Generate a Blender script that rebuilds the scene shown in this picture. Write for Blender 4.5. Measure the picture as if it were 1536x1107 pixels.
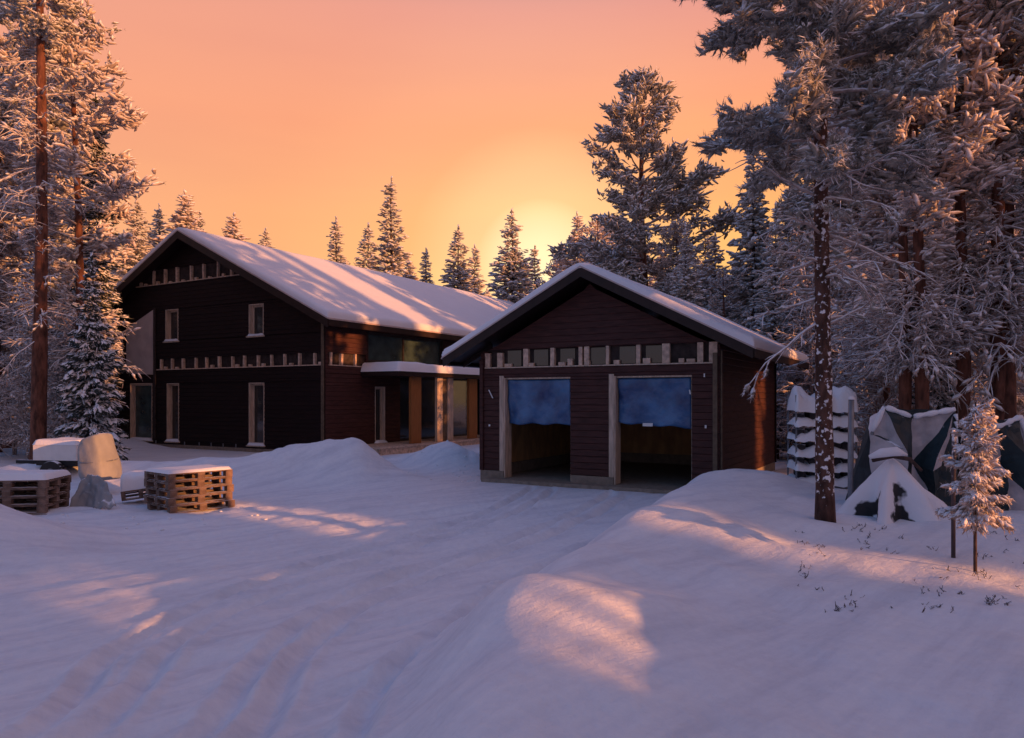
import bpy, math, random
import numpy as np
from mathutils import Vector
random.seed(7); RS = np.random.RandomState(11)
for o in list(bpy.data.objects): bpy.data.objects.remove(o)
SC = bpy.context.scene; COL = SC.collection
R = math.radians

# ------------------------------------------------------------------ camera
EYE, FPX, CX, HY = 2.1, 1109.0, 768.0, 597.0
cd = bpy.data.cameras.new('camera'); cam = bpy.data.objects.new('camera', cd); COL.objects.link(cam)
cam.location = (0, 0, EYE); cam.rotation_euler = (R(90), 0, 0)
cd.sensor_width = 36; cd.lens = 36 * FPX / 1536; cd.shift_y = (HY - 553.5) / 1536
cd.clip_end = 2000; cd.clip_start = 0.05
SC.camera = cam
SC.view_settings.view_transform = 'Standard'; SC.view_settings.look = 'None'
SC.view_settings.gamma = 1; SC.view_settings.exposure = 0.28
# ------------------------------------------------------------------ sun
SUN_H = Vector((0.84, -0.54, 0)).normalized(); SUN_EL = R(8.5)
SUN = Vector((SUN_H.x * math.cos(SUN_EL), SUN_H.y * math.cos(SUN_EL), math.sin(SUN_EL)))
sl = bpy.data.lights.new('sun', 'SUN'); sl.energy = 5.0; sl.angle = R(0.7); sl.color = (1.0, 0.38, 0.12)
so = bpy.data.objects.new('sun', sl); COL.objects.link(so); so.rotation_euler = SUN.to_track_quat('Z', 'Y').to_euler()
# ------------------------------------------------------------------ world
W = bpy.data.worlds.new('World'); SC.world = W; W.use_nodes = True
nt = W.node_tree; nt.nodes.clear()
def N(t, **k):
    n = nt.nodes.new(t)
    for a, b in k.items(): setattr(n, a, b)
    return n
def mth(op, a, b=None, clamp=False):
    n = N('ShaderNodeMath', operation=op); n.use_clamp = clamp
    for i, v in enumerate((a, b)):
        if v is None: continue
        if isinstance(v, (int, float)): n.inputs[i].default_value = v
        else: nt.links.new(v, n.inputs[i])
    return n.outputs[0]
def ramp(fac, stops, interp='EASE'):
    n = N('ShaderNodeValToRGB'); n.color_ramp.interpolation = interp
    e = n.color_ramp.elements
    while len(e) < len(stops): e.new(0.5)
    for el, (p, c) in zip(e, stops): el.position = p; el.color = (*c, 1) if len(c) == 3 else c
    nt.links.new(fac, n.inputs[0]); return n.outputs[0]
def mixc(fac, a, b, bt='MIX'):
    n = N('ShaderNodeMix', data_type='RGBA', blend_type=bt)
    for s, v in ((n.inputs[0], fac), (n.inputs[6], a), (n.inputs[7], b)):
        if isinstance(v, (int, float)): s.default_value = v
        elif isinstance(v, tuple): s.default_value = (*v, 1)
        else: nt.links.new(v, s)
    return n.outputs[2]
tc = N('ShaderNodeTexCoord'); sp = N('ShaderNodeSeparateXYZ'); nt.links.new(tc.outputs['Generated'], sp.inputs[0])
z = sp.outputs[2]
front = ramp(z, [(0.0, (1.0, .56, .15)), (.12, (1.0, .54, .13)), (.22, (1.0, .44, .12)), (.34, (.96, .35, .15)), (.46, (.78, .31, .24)), (.58, (.34, .24, .32)), (.74, (.085, .18, .415))], 'LINEAR')
back = ramp(z, [(0.0, (.40, .29, .30)), (.22, (.155, .20, .335)), (.7, (.085, .18, .415))], 'LINEAR')
# azimuth weight: warm towards the afterglow ahead, cool lavender behind
vd = N('ShaderNodeVectorMath', operation='DOT_PRODUCT'); nt.links.new(tc.outputs['Generated'], vd.inputs[0]); vd.inputs[1].default_value = Vector((.10, 1, 0)).normalized()
wf = ramp(vd.outputs['Value'], [(.25, (0, 0, 0)), (.80, (1, 1, 1))], 'EASE')
vs = N('ShaderNodeVectorMath', operation='DOT_PRODUCT'); nt.links.new(tc.outputs['Generated'], vs.inputs[0]); vs.inputs[1].default_value = Vector((SUN_H.x, SUN_H.y, .38)).normalized()
ws = ramp(vs.outputs['Value'], [(.45, (0, 0, 0)), (.95, (1, 1, 1))], 'EASE')
back = mixc(ws, back, (.58, .31, .27))     # the low sun's own glow, on its side of the sky
base = mixc(wf, back, front)
# pinker towards the left
vl = N('ShaderNodeVectorMath', operation='DOT_PRODUCT'); nt.links.new(tc.outputs['Generated'], vl.inputs[0]); vl.inputs[1].default_value = Vector((-.75, .8, .35)).normalized()
pk = ramp(vl.outputs['Value'], [(.72, (0, 0, 0)), (1.0, (.55, .55, .55))], 'EASE')
base = mixc(pk, base, (.80, .31, .19))
gd = Vector(((812 - CX) / FPX, 1, (HY - 400) / FPX)).normalized()
vg = N('ShaderNodeVectorMath', operation='DOT_PRODUCT'); nt.links.new(tc.outputs['Generated'], vg.inputs[0]); vg.inputs[1].default_value = gd
g1 = ramp(vg.outputs['Value'], [(.93, (0, 0, 0)), (.983, (.07, .07, .07)), (.9955, (.30, .30, .30)), (.9994, (.85, .85, .85)), (1.0, (1, 1, 1))], 'EASE')
base = mixc(g1, base, (1.25, .92, .50))
nz = N('ShaderNodeTexNoise'); mp = N('ShaderNodeMapping'); mp.inputs['Scale'].default_value = (1.2, 1.2, 7)
nt.links.new(tc.outputs['Generated'], mp.inputs[0]); nt.links.new(mp.outputs[0], nz.inputs[0]); nz.inputs['Scale'].default_value = 1.6; nz.inputs['Detail'].default_value = 4
cl = ramp(nz.outputs[0], [(.3, (.97, .96, .98)), (.7, (1.02, 1.03, 1.0))])
base = mixc(1.0, base, cl, 'MULTIPLY')
sky = N('ShaderNodeTexSky', sky_type='NISHITA'); sky.sun_disc = False; sky.sun_elevation = SUN_EL
sky.sun_rotation = math.atan2(SUN_H.x, SUN_H.y); sky.air_density = 1.2; sky.dust_density = .6
bg1 = N('ShaderNodeBackground'); nt.links.new(base, bg1.inputs[0]); bg1.inputs[1].default_value = 0.88
bg2 = N('ShaderNodeBackground'); nt.links.new(sky.outputs[0], bg2.inputs[0]); bg2.inputs[1].default_value = 0.01
ad = N('ShaderNodeAddShader'); nt.links.new(bg1.outputs[0], ad.inputs[0]); nt.links.new(bg2.outputs[0], ad.inputs[1])
ow = N('ShaderNodeOutputWorld'); nt.links.new(ad.outputs[0], ow.inputs[0])

# ------------------------------------------------------------------ materials
def mat(name, col, rough=.75, var=.25, scale=6.0, bump=0.0, bscale=40.0, snow=None, spec=.3, frost=None, stretch=None, trans=0.0, ramp2=None, metal=0.0):
    """procedural Principled; snow=(lo,hi): snow lies where the surface faces up."""
    global nt
    m = bpy.data.materials.new(name); m.use_nodes = True; nt = m.node_tree
    b = nt.nodes['Principled BSDF']; b.inputs['Roughness'].default_value = rough
    b.inputs['Specular IOR Level'].default_value = spec; b.inputs['Metallic'].default_value = metal
    t = N('ShaderNodeTexCoord'); src = t.outputs['Object']
    if stretch:
        mpn = N('ShaderNodeMapping'); mpn.inputs['Scale'].default_value = stretch; nt.links.new(src, mpn.inputs[0]); src = mpn.outputs[0]
    n1 = N('ShaderNodeTexNoise'); n1.inputs['Scale'].default_value = scale; n1.inputs['Detail'].default_value = 5; nt.links.new(src, n1.inputs[0])
    lo = tuple(c * (1 - var) for c in col); hi = tuple(min(1, c * (1 + var)) for c in col)
    if ramp2: hi = ramp2
    c = ramp(n1.outputs[0], [(.32, lo), (.68, hi)], 'LINEAR')
    if snow:
        g = N('ShaderNodeNewGeometry'); s = N('ShaderNodeSeparateXYZ'); nt.links.new(g.outputs['Normal'], s.inputs[0])
        n2 = N('ShaderNodeTexNoise'); n2.inputs['Scale'].default_value = snow[2] if len(snow) > 2 else 9; n2.inputs['Detail'].default_value = 3; nt.links.new(t.outputs['Object'], n2.inputs[0])
        f = mth('ADD', s.outputs[2], mth('MULTIPLY', mth('SUBTRACT', n2.outputs[0], .5), 1.6))
        fr = ramp(f, [(max(0, snow[0]), (0, 0, 0)), (snow[1], (1, 1, 1))], 'LINEAR')
        c = mixc(fr, c, (.80, .81, .86))
    nt.links.new(c, b.inputs['Base Color'])
    if bump:
        n3 = N('ShaderNodeTexNoise'); n3.inputs['Scale'].default_value = bscale; n3.inputs['Detail'].default_value = 6; nt.links.new(src, n3.inputs[0])
        bp = N('ShaderNodeBump'); bp.inputs['Strength'].default_value = .8; bp.inputs['Distance'].default_value = bump
        nt.links.new(n3.outputs[0], bp.inputs['Height']); nt.links.new(bp.outputs[0], b.inputs['Normal'])
    return m
M = {}
M['snow'] = mat('snow', (.80, .82, .87), .62, .03, 1.5, .012, 22, spec=.25)
M['roof_snow'] = mat('roof_snow', (.80, .80, .85), .6, .02, 1.0, .02, 5, spec=.25)
M['ground'] = mat('ground_snow', (.76, .79, .86), .6, .05, .7, .0, 14, spec=.22)
def snow_detail():
    # packed, scraped snow: streaks of compacted grey along the driving direction, plus crumbly relief at two sizes
    global nt
    m = M['ground']; nt = m.node_tree; b = nt.nodes['Principled BSDF']; t = N('ShaderNodeTexCoord')
    mpn = N('ShaderNodeMapping'); mpn.inputs['Rotation'].default_value = (0, 0, -math.atan2(.70, .71)); nt.links.new(t.outputs['Object'], mpn.inputs[0])
    mp2 = N('ShaderNodeMapping'); mp2.inputs['Scale'].default_value = (.35, 2.6, 1); nt.links.new(mpn.outputs[0], mp2.inputs[0])
    a = N('ShaderNodeTexNoise'); a.inputs['Scale'].default_value = 1.5; a.inputs['Detail'].default_value = 8; a.inputs['Roughness'].default_value = .62; nt.links.new(mp2.outputs[0], a.inputs[0])
    c = N('ShaderNodeTexNoise'); c.inputs['Scale'].default_value = 9; c.inputs['Detail'].default_value = 8; c.inputs['Roughness'].default_value = .7; nt.links.new(t.outputs['Object'], c.inputs[0])
    c1 = ramp(a.outputs[0], [(.34, (.68, .71, .78)), (.50, (.78, .81, .87)), (.66, (.84, .86, .90))], 'LINEAR')
    c2 = ramp(c.outputs[0], [(.35, (.93, .93, .94)), (.6, (1, 1, 1))], 'LINEAR'); nt.links.new(mixc(1.0, c1, c2, 'MULTIPLY'), b.inputs['Base Color'])
    h = mth('ADD', mth('MULTIPLY', a.outputs[0], .7), mth('MULTIPLY', c.outputs[0], .6)); bp = N('ShaderNodeBump'); bp.inputs['Strength'].default_value = 1; bp.inputs['Distance'].default_value = .035
    nt.links.new(h, bp.inputs['Height']); nt.links.new(bp.outputs[0], b.inputs['Normal'])
snow_detail()
M['siding'] = mat('dark_siding', (.058, .021, .018), .62, .35, 3, .003, 30, stretch=(1, 1, 8), spec=.25)
M['siding_black'] = mat('black_siding', (.012, .0045, .005), .65, .35, 3, .003, 30, stretch=(1, 1, 8), spec=.2)
M['fascia'] = mat('fascia', (.022, .011, .010), .5, .25, 5, spec=.3)
M['edge'] = mat('drip_edge', (.50, .40, .38), .45, .15, 4, spec=.5)
M['pale_wood'] = mat('pale_wood', (.52, .40, .31), .7, .25, 5, .002, 40, stretch=(4, 4, .6))
M['stud'] = mat('stud_wood', (.58, .42, .32), .7, .3, 9, .002, 40)
M['batten'] = mat('corner_batten', (.13, .09, .06), .7, .25, 9)
M['door_wood'] = mat('door_wood', (.32, .12, .035), .6, .2, 6, stretch=(5, 5, .5))
M['board_old'] = mat('sheathing', (.035, .024, .022), .8, .5, 7)
M['membrane'] = mat('wind_membrane', (.46, .37, .34), .7, .12, 2, .01, 4)
M['ply'] = mat('plywood', (.52, .30, .14), .7, .2, 5, stretch=(1, 1, .4))
M['concrete'] = mat('concrete', (.25, .20, .16), .85, .2, 8, .004, 40)
M['glass'] = mat('dark_glass', (.02, .022, .026), .09, .2, 2, .004, 2, spec=.9)
M['glass_teal'] = mat('teal_glass', (.035, .06, .06), .22, .4, 2.5, .006, 2, spec=.8)
M['blue'] = mat('blue_tarpaulin', (.012, .075, .27), .30, .5, 1.6, .06, 3.5, spec=.6, ramp2=(.06, .18, .38))
M['white'] = mat('white_plastic', (.7, .7, .7), .5, .05)
M['pallet'] = mat('pallet_wood', (.165, .11, .085), .8, .5, 7, .003, 50, snow=(.75, .95, 4))
M['dark_tarp'] = mat('dark_tarpaulin', (.010, .024, .030), .5, .4, 4, .01, 5, snow=(.80, .92, 2.5), spec=.4)
M['pale_tarp'] = mat('pale_tarpaulin', (.27, .285, .30), .55, .12, 3, .03, 5, snow=(.8, 1.0, 3))
M['steel'] = mat('galvanised_steel', (.22, .24, .27), .45, .15, 8, spec=.5, metal=.4)
M['block'] = mat('grey_block', (.05, .045, .05), .85, .3, 6, .006, 30, snow=(.45, .6, 6))
M['black_metal'] = mat('black_rubber', (.02, .02, .022), .6, .2, snow=(.55, .75, 6))
M['stalk'] = mat('dry_stalk', (.07, .055, .06), .8, .3, snow=(.5, .8, 20))
M['bark_pine'] = mat('pine_bark', (.13, .052, .034), .85, .6, 9, .04, 24, stretch=(1, 1, .35))
M['bark_snowy'] = mat('frosted_bark', (.085, .042, .032), .9, .6, 10, .05, 26, stretch=(1, 1, .4), snow=(.12, .22, 15))
M['bark_dark'] = mat('spruce_bark', (.07, .045, .04), .9, .4, 9, .015, 24)
M['twig'] = mat('snowy_twig', (.36, .285, .26), .8, .3, 9, snow=(.0, .25, 14))
M['needle'] = mat('frosted_pine_needles', (.27, .25, .22), .85, .5, 5, snow=(.05, .38, 9))
M['needle2'] = mat('frosted_spruce_needles', (.33, .31, .28), .85, .5, 5, snow=(.02, .34, 7))
M['needle_dark'] = mat('dark_spruce_needles', (.05, .06, .055), .85, .5, 5, snow=(.12, .26, 5))
M['needle3'] = mat('sparse_frosted_needles', (.42, .34, .30), .85, .45, 5, snow=(.0, .34, 8))

# ------------------------------------------------------------------ mesh helpers
class MB:
    def __init__(s): s.v = []; s.f = []; s.n = 0
    def add(s, V, Fs, mi=0):
        V = np.asarray(V, float).reshape(-1, 3); s.v.append(V)
        for F in Fs if isinstance(Fs, list) and len(Fs) and isinstance(Fs[0], np.ndarray) else [np.asarray(Fs, int)]:
            s.f.append((F + s.n, mi))
        s.n += len(V); return s
    def box(s, lo, hi, fr=None, mi=0):
        x0, y0, z0 = lo; x1, y1, z1 = hi
        V = np.array([(x0, y0, z0), (x1, y0, z0), (x1, y1, z0), (x0, y1, z0), (x0, y0, z1), (x1, y0, z1), (x1, y1, z1), (x0, y1, z1)], float)
        if fr is not None: V = fr(V)
        return s.add(V, np.array([(0, 3, 2, 1), (4, 5, 6, 7), (0, 1, 5, 4), (1, 2, 6, 5), (2, 3, 7, 6), (3, 0, 4, 7)]), mi)
    def tube(s, P, Rr, k=6, mi=0, cap=True):
        P = np.asarray(P, float); Rr = np.broadcast_to(np.asarray(Rr, float), (len(P),))
        T = np.gradient(P, axis=0); T /= np.linalg.norm(T, axis=1)[:, None] + 1e-9
        up = np.array([0, 0, 1.]) if abs(T[0][2]) < .9 else np.array([1., 0, 0])
        A = np.cross(T, up); A /= np.linalg.norm(A, axis=1)[:, None] + 1e-9; B = np.cross(T, A)
        an = np.arange(k) / k * 2 * np.pi
        V = (P[:, None] + Rr[:, None, None] * (np.cos(an)[None, :, None] * A[:, None] + np.sin(an)[None, :, None] * B[:, None])).reshape(-1, 3)
        F = []
        for i in range(len(P) - 1):
            a = i * k + np.arange(k); b = i * k + (np.arange(k) + 1) % k
            F.append(np.stack([a, b, b + k, a + k], 1))
        F = [np.concatenate(F)]
        if cap:
            V = np.concatenate([V, P[:1], P[-1:]]); c0 = len(P) * k; a = np.arange(k); b = (a + 1) % k
            F.append(np.stack([np.full(k, c0), b, a], 1)); F.append(np.stack([np.full(k, c0 + 1), a + (len(P) - 1) * k, b + (len(P) - 1) * k], 1))
        return s.add(V, F, mi)
    def mesh(s, name, mats, smooth=False):
        me = bpy.data.meshes.new(name)
        V = np.concatenate(s.v); me.vertices.add(len(V)); me.vertices.foreach_set('co', V.ravel())
        L = np.concatenate([f.ravel() for f, _ in s.f]); cnt = np.concatenate([np.full(len(f), f.shape[1]) for f, _ in s.f])
        st = np.concatenate([[0], np.cumsum(cnt)[:-1]]); mi = np.concatenate([np.full(len(f), m) for f, m in s.f])
        me.loops.add(len(L)); me.loops.foreach_set('vertex_index', L.astype(np.int32))
        me.polygons.add(len(cnt)); me.polygons.foreach_set('loop_start', st.astype(np.int32)); me.polygons.foreach_set('loop_total', cnt.astype(np.int32))
        me.polygons.foreach_set('material_index', mi.astype(np.int32))
        me.polygons.foreach_set('use_smooth', np.full(len(cnt), smooth))
        for m in (mats if isinstance(mats, list) else [mats]): me.materials.append(m)
        me.update(calc_edges=True); me.validate(); return me
    def build(s, name, mats, parent=None, smooth=False, bevel=0):
        o = bpy.data.objects.new(name, s.mesh(name, mats, smooth)); COL.objects.link(o)
        if parent is not None: o.parent = parent
        if bevel:
            b = o.modifiers.new('bevel', 'BEVEL'); b.width = bevel; b.segments = 2; b.limit_method = 'ANGLE'
        return o
def tag(o, label=None, cat=None, group=None, kind=None):
    for k, v in (('label', label), ('category', cat), ('group', group), ('kind', kind)):
        if v: o[k] = v
    return o
def empty(name, loc=(0, 0, 0), rz=0):
    o = bpy.data.objects.new(name, None); o.empty_display_size = .2; COL.objects.link(o); o.location = loc; o.rotation_euler = (0, 0, rz); return o
def copy_tree(o, parent=None):
    c = o.copy(); COL.objects.link(c)
    if parent is not None: c.parent = parent
    for ch in list(o.children): copy_tree(ch, c)
    return c
def part(b, name, m, parent, smooth=False, bevel=0, label=None):
    o = b.build(name, m, parent, smooth, bevel)
    if label: o['label'] = label
    return o
def at(px, py, Y): return ((px - CX) / FPX * Y, Y, EYE - (py - HY) / FPX * Y)

# value noise
_T = RS.rand(256, 256)
def vn(x, y):
    xi = np.floor(x).astype(int); yi = np.floor(y).astype(int); fx = x - xi; fy = y - yi
    fx = fx * fx * (3 - 2 * fx); fy = fy * fy * (3 - 2 * fy)
    g = lambda a, b: _T[a & 255, b & 255]
    return (g(xi, yi) * (1 - fx) + g(xi + 1, yi) * fx) * (1 - fy) + (g(xi, yi + 1) * (1 - fx) + g(xi + 1, yi + 1) * fx) * fy - .5
def fbm(x, y, o=4):
    s = 0; a = 1.0
    for i in range(o): s = s + a * vn(x * 2 ** i + 17.3 * i, y * 2 ** i + 5.1 * i); a *= .5
    return s
def sstep(a, b, x):
    t = np.clip((x - a) / (b - a), 0, 1); return t * t * (3 - 2 * t)

# ------------------------------------------------------------------ ground
TH = R(30); Ux, Uy = math.cos(TH), -math.sin(TH); Vx, Vy = math.sin(TH), math.cos(TH)   # facade and side directions shared by both buildings
GC = np.array([4.58, 16.29]); GL = np.array([-.80, 19.40])
def seg_d(x, y, a, b):
    ax, ay = a; bx, by = b; dx, dy = bx - ax, by - ay
    t = np.clip(((x - ax) * dx + (y - ay) * dy) / (dx * dx + dy * dy), 0, 1)
    return np.hypot(x - ax - t * dx, y - ay - t * dy), t
def gau(x, y, cx_, cy_, sx, sy, rot=0):
    c, s = math.cos(rot), math.sin(rot); u = (x - cx_) * c + (y - cy_) * s; v = -(x - cx_) * s + (y - cy_) * c
    return np.exp(-.5 * ((u / sx) ** 2 + (v / sy) ** 2))
TR = [[(-2.3, 2.2), (-1.93, 4.57), (-2.0, 6.4), (-1.54, 8.2), (.33, 11.5), (2.2, 16.3)],
      [(-2.0, 2.0), (-1.62, 4.4), (-1.7, 6.2), (-1.2, 8.0), (.65, 11.3), (2.5, 16.0)],
      [(-3.2, 2.4), (-2.63, 4.57), (-2.86, 6.2), (-2.5, 7.9), (.0, 13.3), (1.0, 17.5)],
      [(-3.5, 2.4), (-3.0, 4.57), (-3.3, 6.2), (-2.9, 8.2), (-.5, 13.5), (.5, 17.8)],
      [(-1.0, 2.4), (-.95, 4.3), (-.9, 5.6), (-.1, 8.0), (1.9, 11.8), (3.6, 15.8)]]
def smooth_poly(P, n=24):
    P = np.array(P, float); t = np.linspace(0, len(P) - 1, n); i = np.clip(t.astype(int), 0, len(P) - 2); f = (t - i)[:, None]
    p0 = P[np.clip(i - 1, 0, None)]; p1 = P[i]; p2 = P[i + 1]; p3 = P[np.clip(i + 2, None, len(P) - 1)]
    return .5 * (2 * p1 + (p2 - p0) * f + (2 * p0 - 5 * p1 + 4 * p2 - p3) * f ** 2 + (3 * p1 - p0 - 3 * p2 + p3) * f ** 3)
EY = [-30, 0, 4.57, 5.26, 6.4, 8.1, 10.2, 13.1, 16.5, 17.2, 60]; EX = [-1.3, -1.2, -1.16, -1.15, -.80, -.10, .94, 2.3, 4.1, 4.7, 30]
def ground_z(x, y, tracks=True):
    x = np.asarray(x, float); y = np.asarray(y, float)
    h = .05 * fbm(x * .35, y * .35, 3) + 0 * x
    # scuffed, driven snow: streaks along the driving direction
    a = x * .71 + y * .70; b = -x * .70 + y * .71
    near = 1 - sstep(15, 22, np.hypot(x, y))
    drive = 1 - sstep(-.1, .7, x - np.interp(y, EY, EX))
    h = h + near * drive * (.085 * fbm(a * .45, b * 2.2, 4) + .045 * fbm(a * 1.3, b * 5, 3) + .012 * np.abs(fbm(a * 4, b * 9, 2)))
    # right-hand bank
    d = (x - np.interp(y, EY, EX)) * .85 + .12 * fbm(x * .9 + 3, y * .9, 2)
    Hb = np.interp(y, [-20, 3, 6, 8, 11, 13.5, 15, 17, 18.5], [.52, .50, .50, .56, .66, .72, .60, .26, .12])
    rise = sstep(0, 1.0, d)
    fall = sstep(.95, 3.2, d)
    bank = rise * (Hb * (1 - fall) + np.minimum(Hb, .32) * fall)
    bank = bank + rise * (.12 * fbm(x * .55 + 9, y * .55, 3) + .05 * fbm(x * 1.5, y * 1.5, 3)) + .03 * np.abs(fbm(x * 4, y * 4, 2)) * np.exp(-((d - .2) / .35) ** 2)
    h = h + bank
    h = h + .25 * gau(x, y, .2, 5.65, .66, .60) - .10 * gau(x, y, -.55, 5.0, .30, .9) + .10 * gau(x, y, -.1, 4.1, .5, .35)
    h = h + .12 * gau(x, y, 4.5, 13.9, .6, .8) + .08 * gau(x, y, 2.9, 8.7, 1.7, .5, R(-35)) + .07 * gau(x, y, 3.2, 6.6, 1.8, .35, R(-22))
    dr, tr_ = seg_d(x, y, (3.75, 1.7), (5.6, 4.6)); h = h + .8 * np.exp(-.5 * (dr / .42) ** 2) * (1 + .2 * fbm(x * 1.2, y * 1.2, 2))  # unseen ridge outside the view, added to shade the low ground before the mound
    # left berm thrown up by the plough
    ds, t = seg_d(x, y, (-4.3, 19.0), (-12.5, 17.2))
    h = h + np.interp(t, [0, .12, .3, .5, 1], [1.02, .94, .68, .56, .52]) * np.exp(-.5 * (ds / (.82 + .25 * fbm(x * .8, y * .8, 2))) ** 2) * (1 + .25 * fbm(x * 1.3, y * 1.3, 3))
    h = h + .95 * gau(x, y, -8.0, 9.9, 1.15, .95) + .05 * fbm(x * 3, y * 3, 2) * gau(x, y, -8, 12, 3, 3)
    h = h + .10 * gau(x, y, -8.2, 12.9, 2, .7)
    lump = gau(x, y, -3.6, 22.5, 1.9, 1.3)
    h = h + lump * (.22 + .25 * np.abs(fbm(x * 1.1, y * 1.1, 3))) + .55 * gau(x, y, -1.9, 22.3, .75, .8) * (1 + .3 * fbm(x * 1.5, y * 1.5, 2))
    h = h + .35 * sstep(-13, -17, x) * (1 + .4 * fbm(x * .6, y * .6, 3)) * sstep(8, 14, y)
    h = h + .30 * sstep(20, 26, y - .35 * np.abs(x)) * (.5 + fbm(x * .3, y * .3, 3)) * .4
    r = np.hypot(x, y); h = h + .6 * sstep(60, 300, r)
    # pad in front of and inside the garage
    gu = (x - GL[0]) * Ux + (y - GL[1]) * Uy; gv = (x - GL[0]) * Vx + (y - GL[1]) * Vy
    inside = sstep(-1.2, -.1, gv) * (1 - sstep(6.35, 7.2, gv)) * sstep(-.25, -.02, gu) * (1 - sstep(6.0, 6.5, gu))
    h = h * (1 - inside) - .05 * inside
    # house footprint kept low
    hu = -((x + 6.87) * Ux + (y - 27.2) * Uy); hv = (x + 6.87) * Vx + (y - 27.2) * Vy
    ih = sstep(-.9, .1, hu) * (1 - sstep(16.5, 17.5, hu)) * sstep(-1.0, .0, hv) * (1 - sstep(28, 29, hv))
    h = h * (1 - ih) - .03 * ih
    if tracks and x.size > 50:
        m = (r < 19) & (y > 1.5) & (x < 4.5) & (x > -6); xs, ys = x[m], y[m]; dh = np.zeros(xs.shape)
        for P in TR:
            Q = smooth_poly(P); best = np.full(xs.shape, 9.)
            for i in range(len(Q) - 1): best = np.minimum(best, seg_d(xs, ys, Q[i], Q[i + 1])[0])
            dh += -.075 * np.exp(-(best / .075) ** 2) + .035 * np.exp(-((best - .15) / .05) ** 2)
        h = h.copy(); h[m] += dh
    return h
def gz(x, y): return float(ground_z(np.array([x]), np.array([y]))[0])
def make_ground():
    fr = np.arange(-44, 44.01, .14); bk = np.concatenate([np.arange(-180, -44, 2.0), fr, np.arange(46, 180, 2.0)])
    an = np.radians(bk); rr = [.6]
    while rr[-1] < 140: rr.append(rr[-1] * (1.0105 if rr[-1] < 26 else 1.03))
    rr = np.array(rr); A, Q = np.meshgrid(an, rr); X = Q * np.sin(A); Y = Q * np.cos(A)
    Z = ground_z(X.ravel(), Y.ravel()); V = np.stack([X.ravel(), Y.ravel(), Z], 1); n = len(an); k = len(rr)
    i, j = np.meshgrid(np.arange(k - 1), np.arange(n), indexing='ij'); j2 = (j + 1) % n
    F = np.stack([i * n + j, i * n + j2, (i + 1) * n + j2, (i + 1) * n + j], -1).reshape(-1, 4)[:, ::-1]
    b = MB(); b.add(V, F); c = len(V); b.add([[0, 0, gz(0, 0)]], np.zeros((0, 3), int))
    b.f.append((np.stack([np.full(n, c), (np.arange(n) + 1) % n, np.arange(n)], 1), 0))
    return tag(b.build('ground', M['ground'], smooth=True), kind='structure')
make_ground()

# ------------------------------------------------------------------ building tools
class Face:
    """a vertical facade: O = left end (seen from outside), a = unit vector to the right, outward normal n"""
    def __init__(s, O, a): s.O = np.array(O, float); s.a = np.array(a, float); s.n = np.array([s.a[1], -s.a[0]])
    def fr(s, V):   # local (s, n, z) -> world
        V = np.asarray(V, float); P = np.empty_like(V); P[:, :2] = s.O + V[:, :1] * s.a + V[:, 1:2] * s.n; P[:, 2] = V[:, 2]; return P
    def s(s_, px, off=0):
        r = (px - CX) / FPX; O = s_.O + off * s_.n; return (r * O[1] - O[0]) / (s_.a[0] - r * s_.a[1])
    def z(s_, px, py, off=0):
        t = s_.s(px, off); Y = (s_.O + off * s_.n + t * s_.a)[1]; return EYE - (py - HY) / FPX * Y
def subtract(iv, cuts):
    out = [iv]
    for a, b in cuts:
        nx = []
        for (p, q) in out:
            if b <= p or a >= q: nx.append((p, q)); continue
            if a > p: nx.append((p, a))
            if b < q: nx.append((b, q))
        out = nx
    return out
def siding(face, s0, s1, z0, z1, openings, h=.17, roof=None, thick=.2, seed=0):
    """lapped horizontal boards; roof(z) -> (smin, smax) inside a gable"""
    b = MB(); rnd = random.Random(seed); zz = z0
    while zz < z1 - .02:
        zt = min(zz + h, z1)
        a0, a1 = (s0, s1) if roof is None else roof(zz); c0, c1 = (s0, s1) if roof is None else roof(zt)
        a0 = max(a0, s0); c0 = max(c0, s0); a1 = min(a1, s1); c1 = min(c1, s1)
        if a1 - a0 > .05:
            edges = sorted(set([zz, zt] + [q for o in openings for q in (o[2], o[3]) if zz < q < zt]))
            for e0, e1 in zip(edges[:-1], edges[1:]):
                cuts = [(o[0], o[1]) for o in openings if o[2] < (e0 + e1) / 2 < o[3]]
                for (p, q) in subtract((a0, a1), cuts):
                    pt = c0 if p == a0 else p; qt = c1 if q == a1 else q
                    if qt - pt < .01: pt = qt = (p + q) / 2
                    j = .022 + rnd.uniform(-.003, .003); g = .018
                    prof = [(-thick, e0), (.0, e0), (j, e0 + g if e1 - e0 > .06 else e0), (.006, e1), (-thick, e1)]
                    V = []
                    for (nn, z_) in prof:
                        f = (z_ - e0) / max(e1 - e0, 1e-6); V.append((p + (pt - p) * f, nn, z_))
                    for (nn, z_) in prof:
                        f = (z_ - e0) / max(e1 - e0, 1e-6); V.append((q + (qt - q) * f, nn, z_))
                    F4 = np.array([(i, (i + 1) % 5, (i + 1) % 5 + 5, i + 5) for i in range(5)]); F5 = np.array([(4, 3, 2, 1, 0), (5, 6, 7, 8, 9)])
                    b.add(face.fr(np.array(V)), [F4, F5])
        zz = zt
    return b
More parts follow.
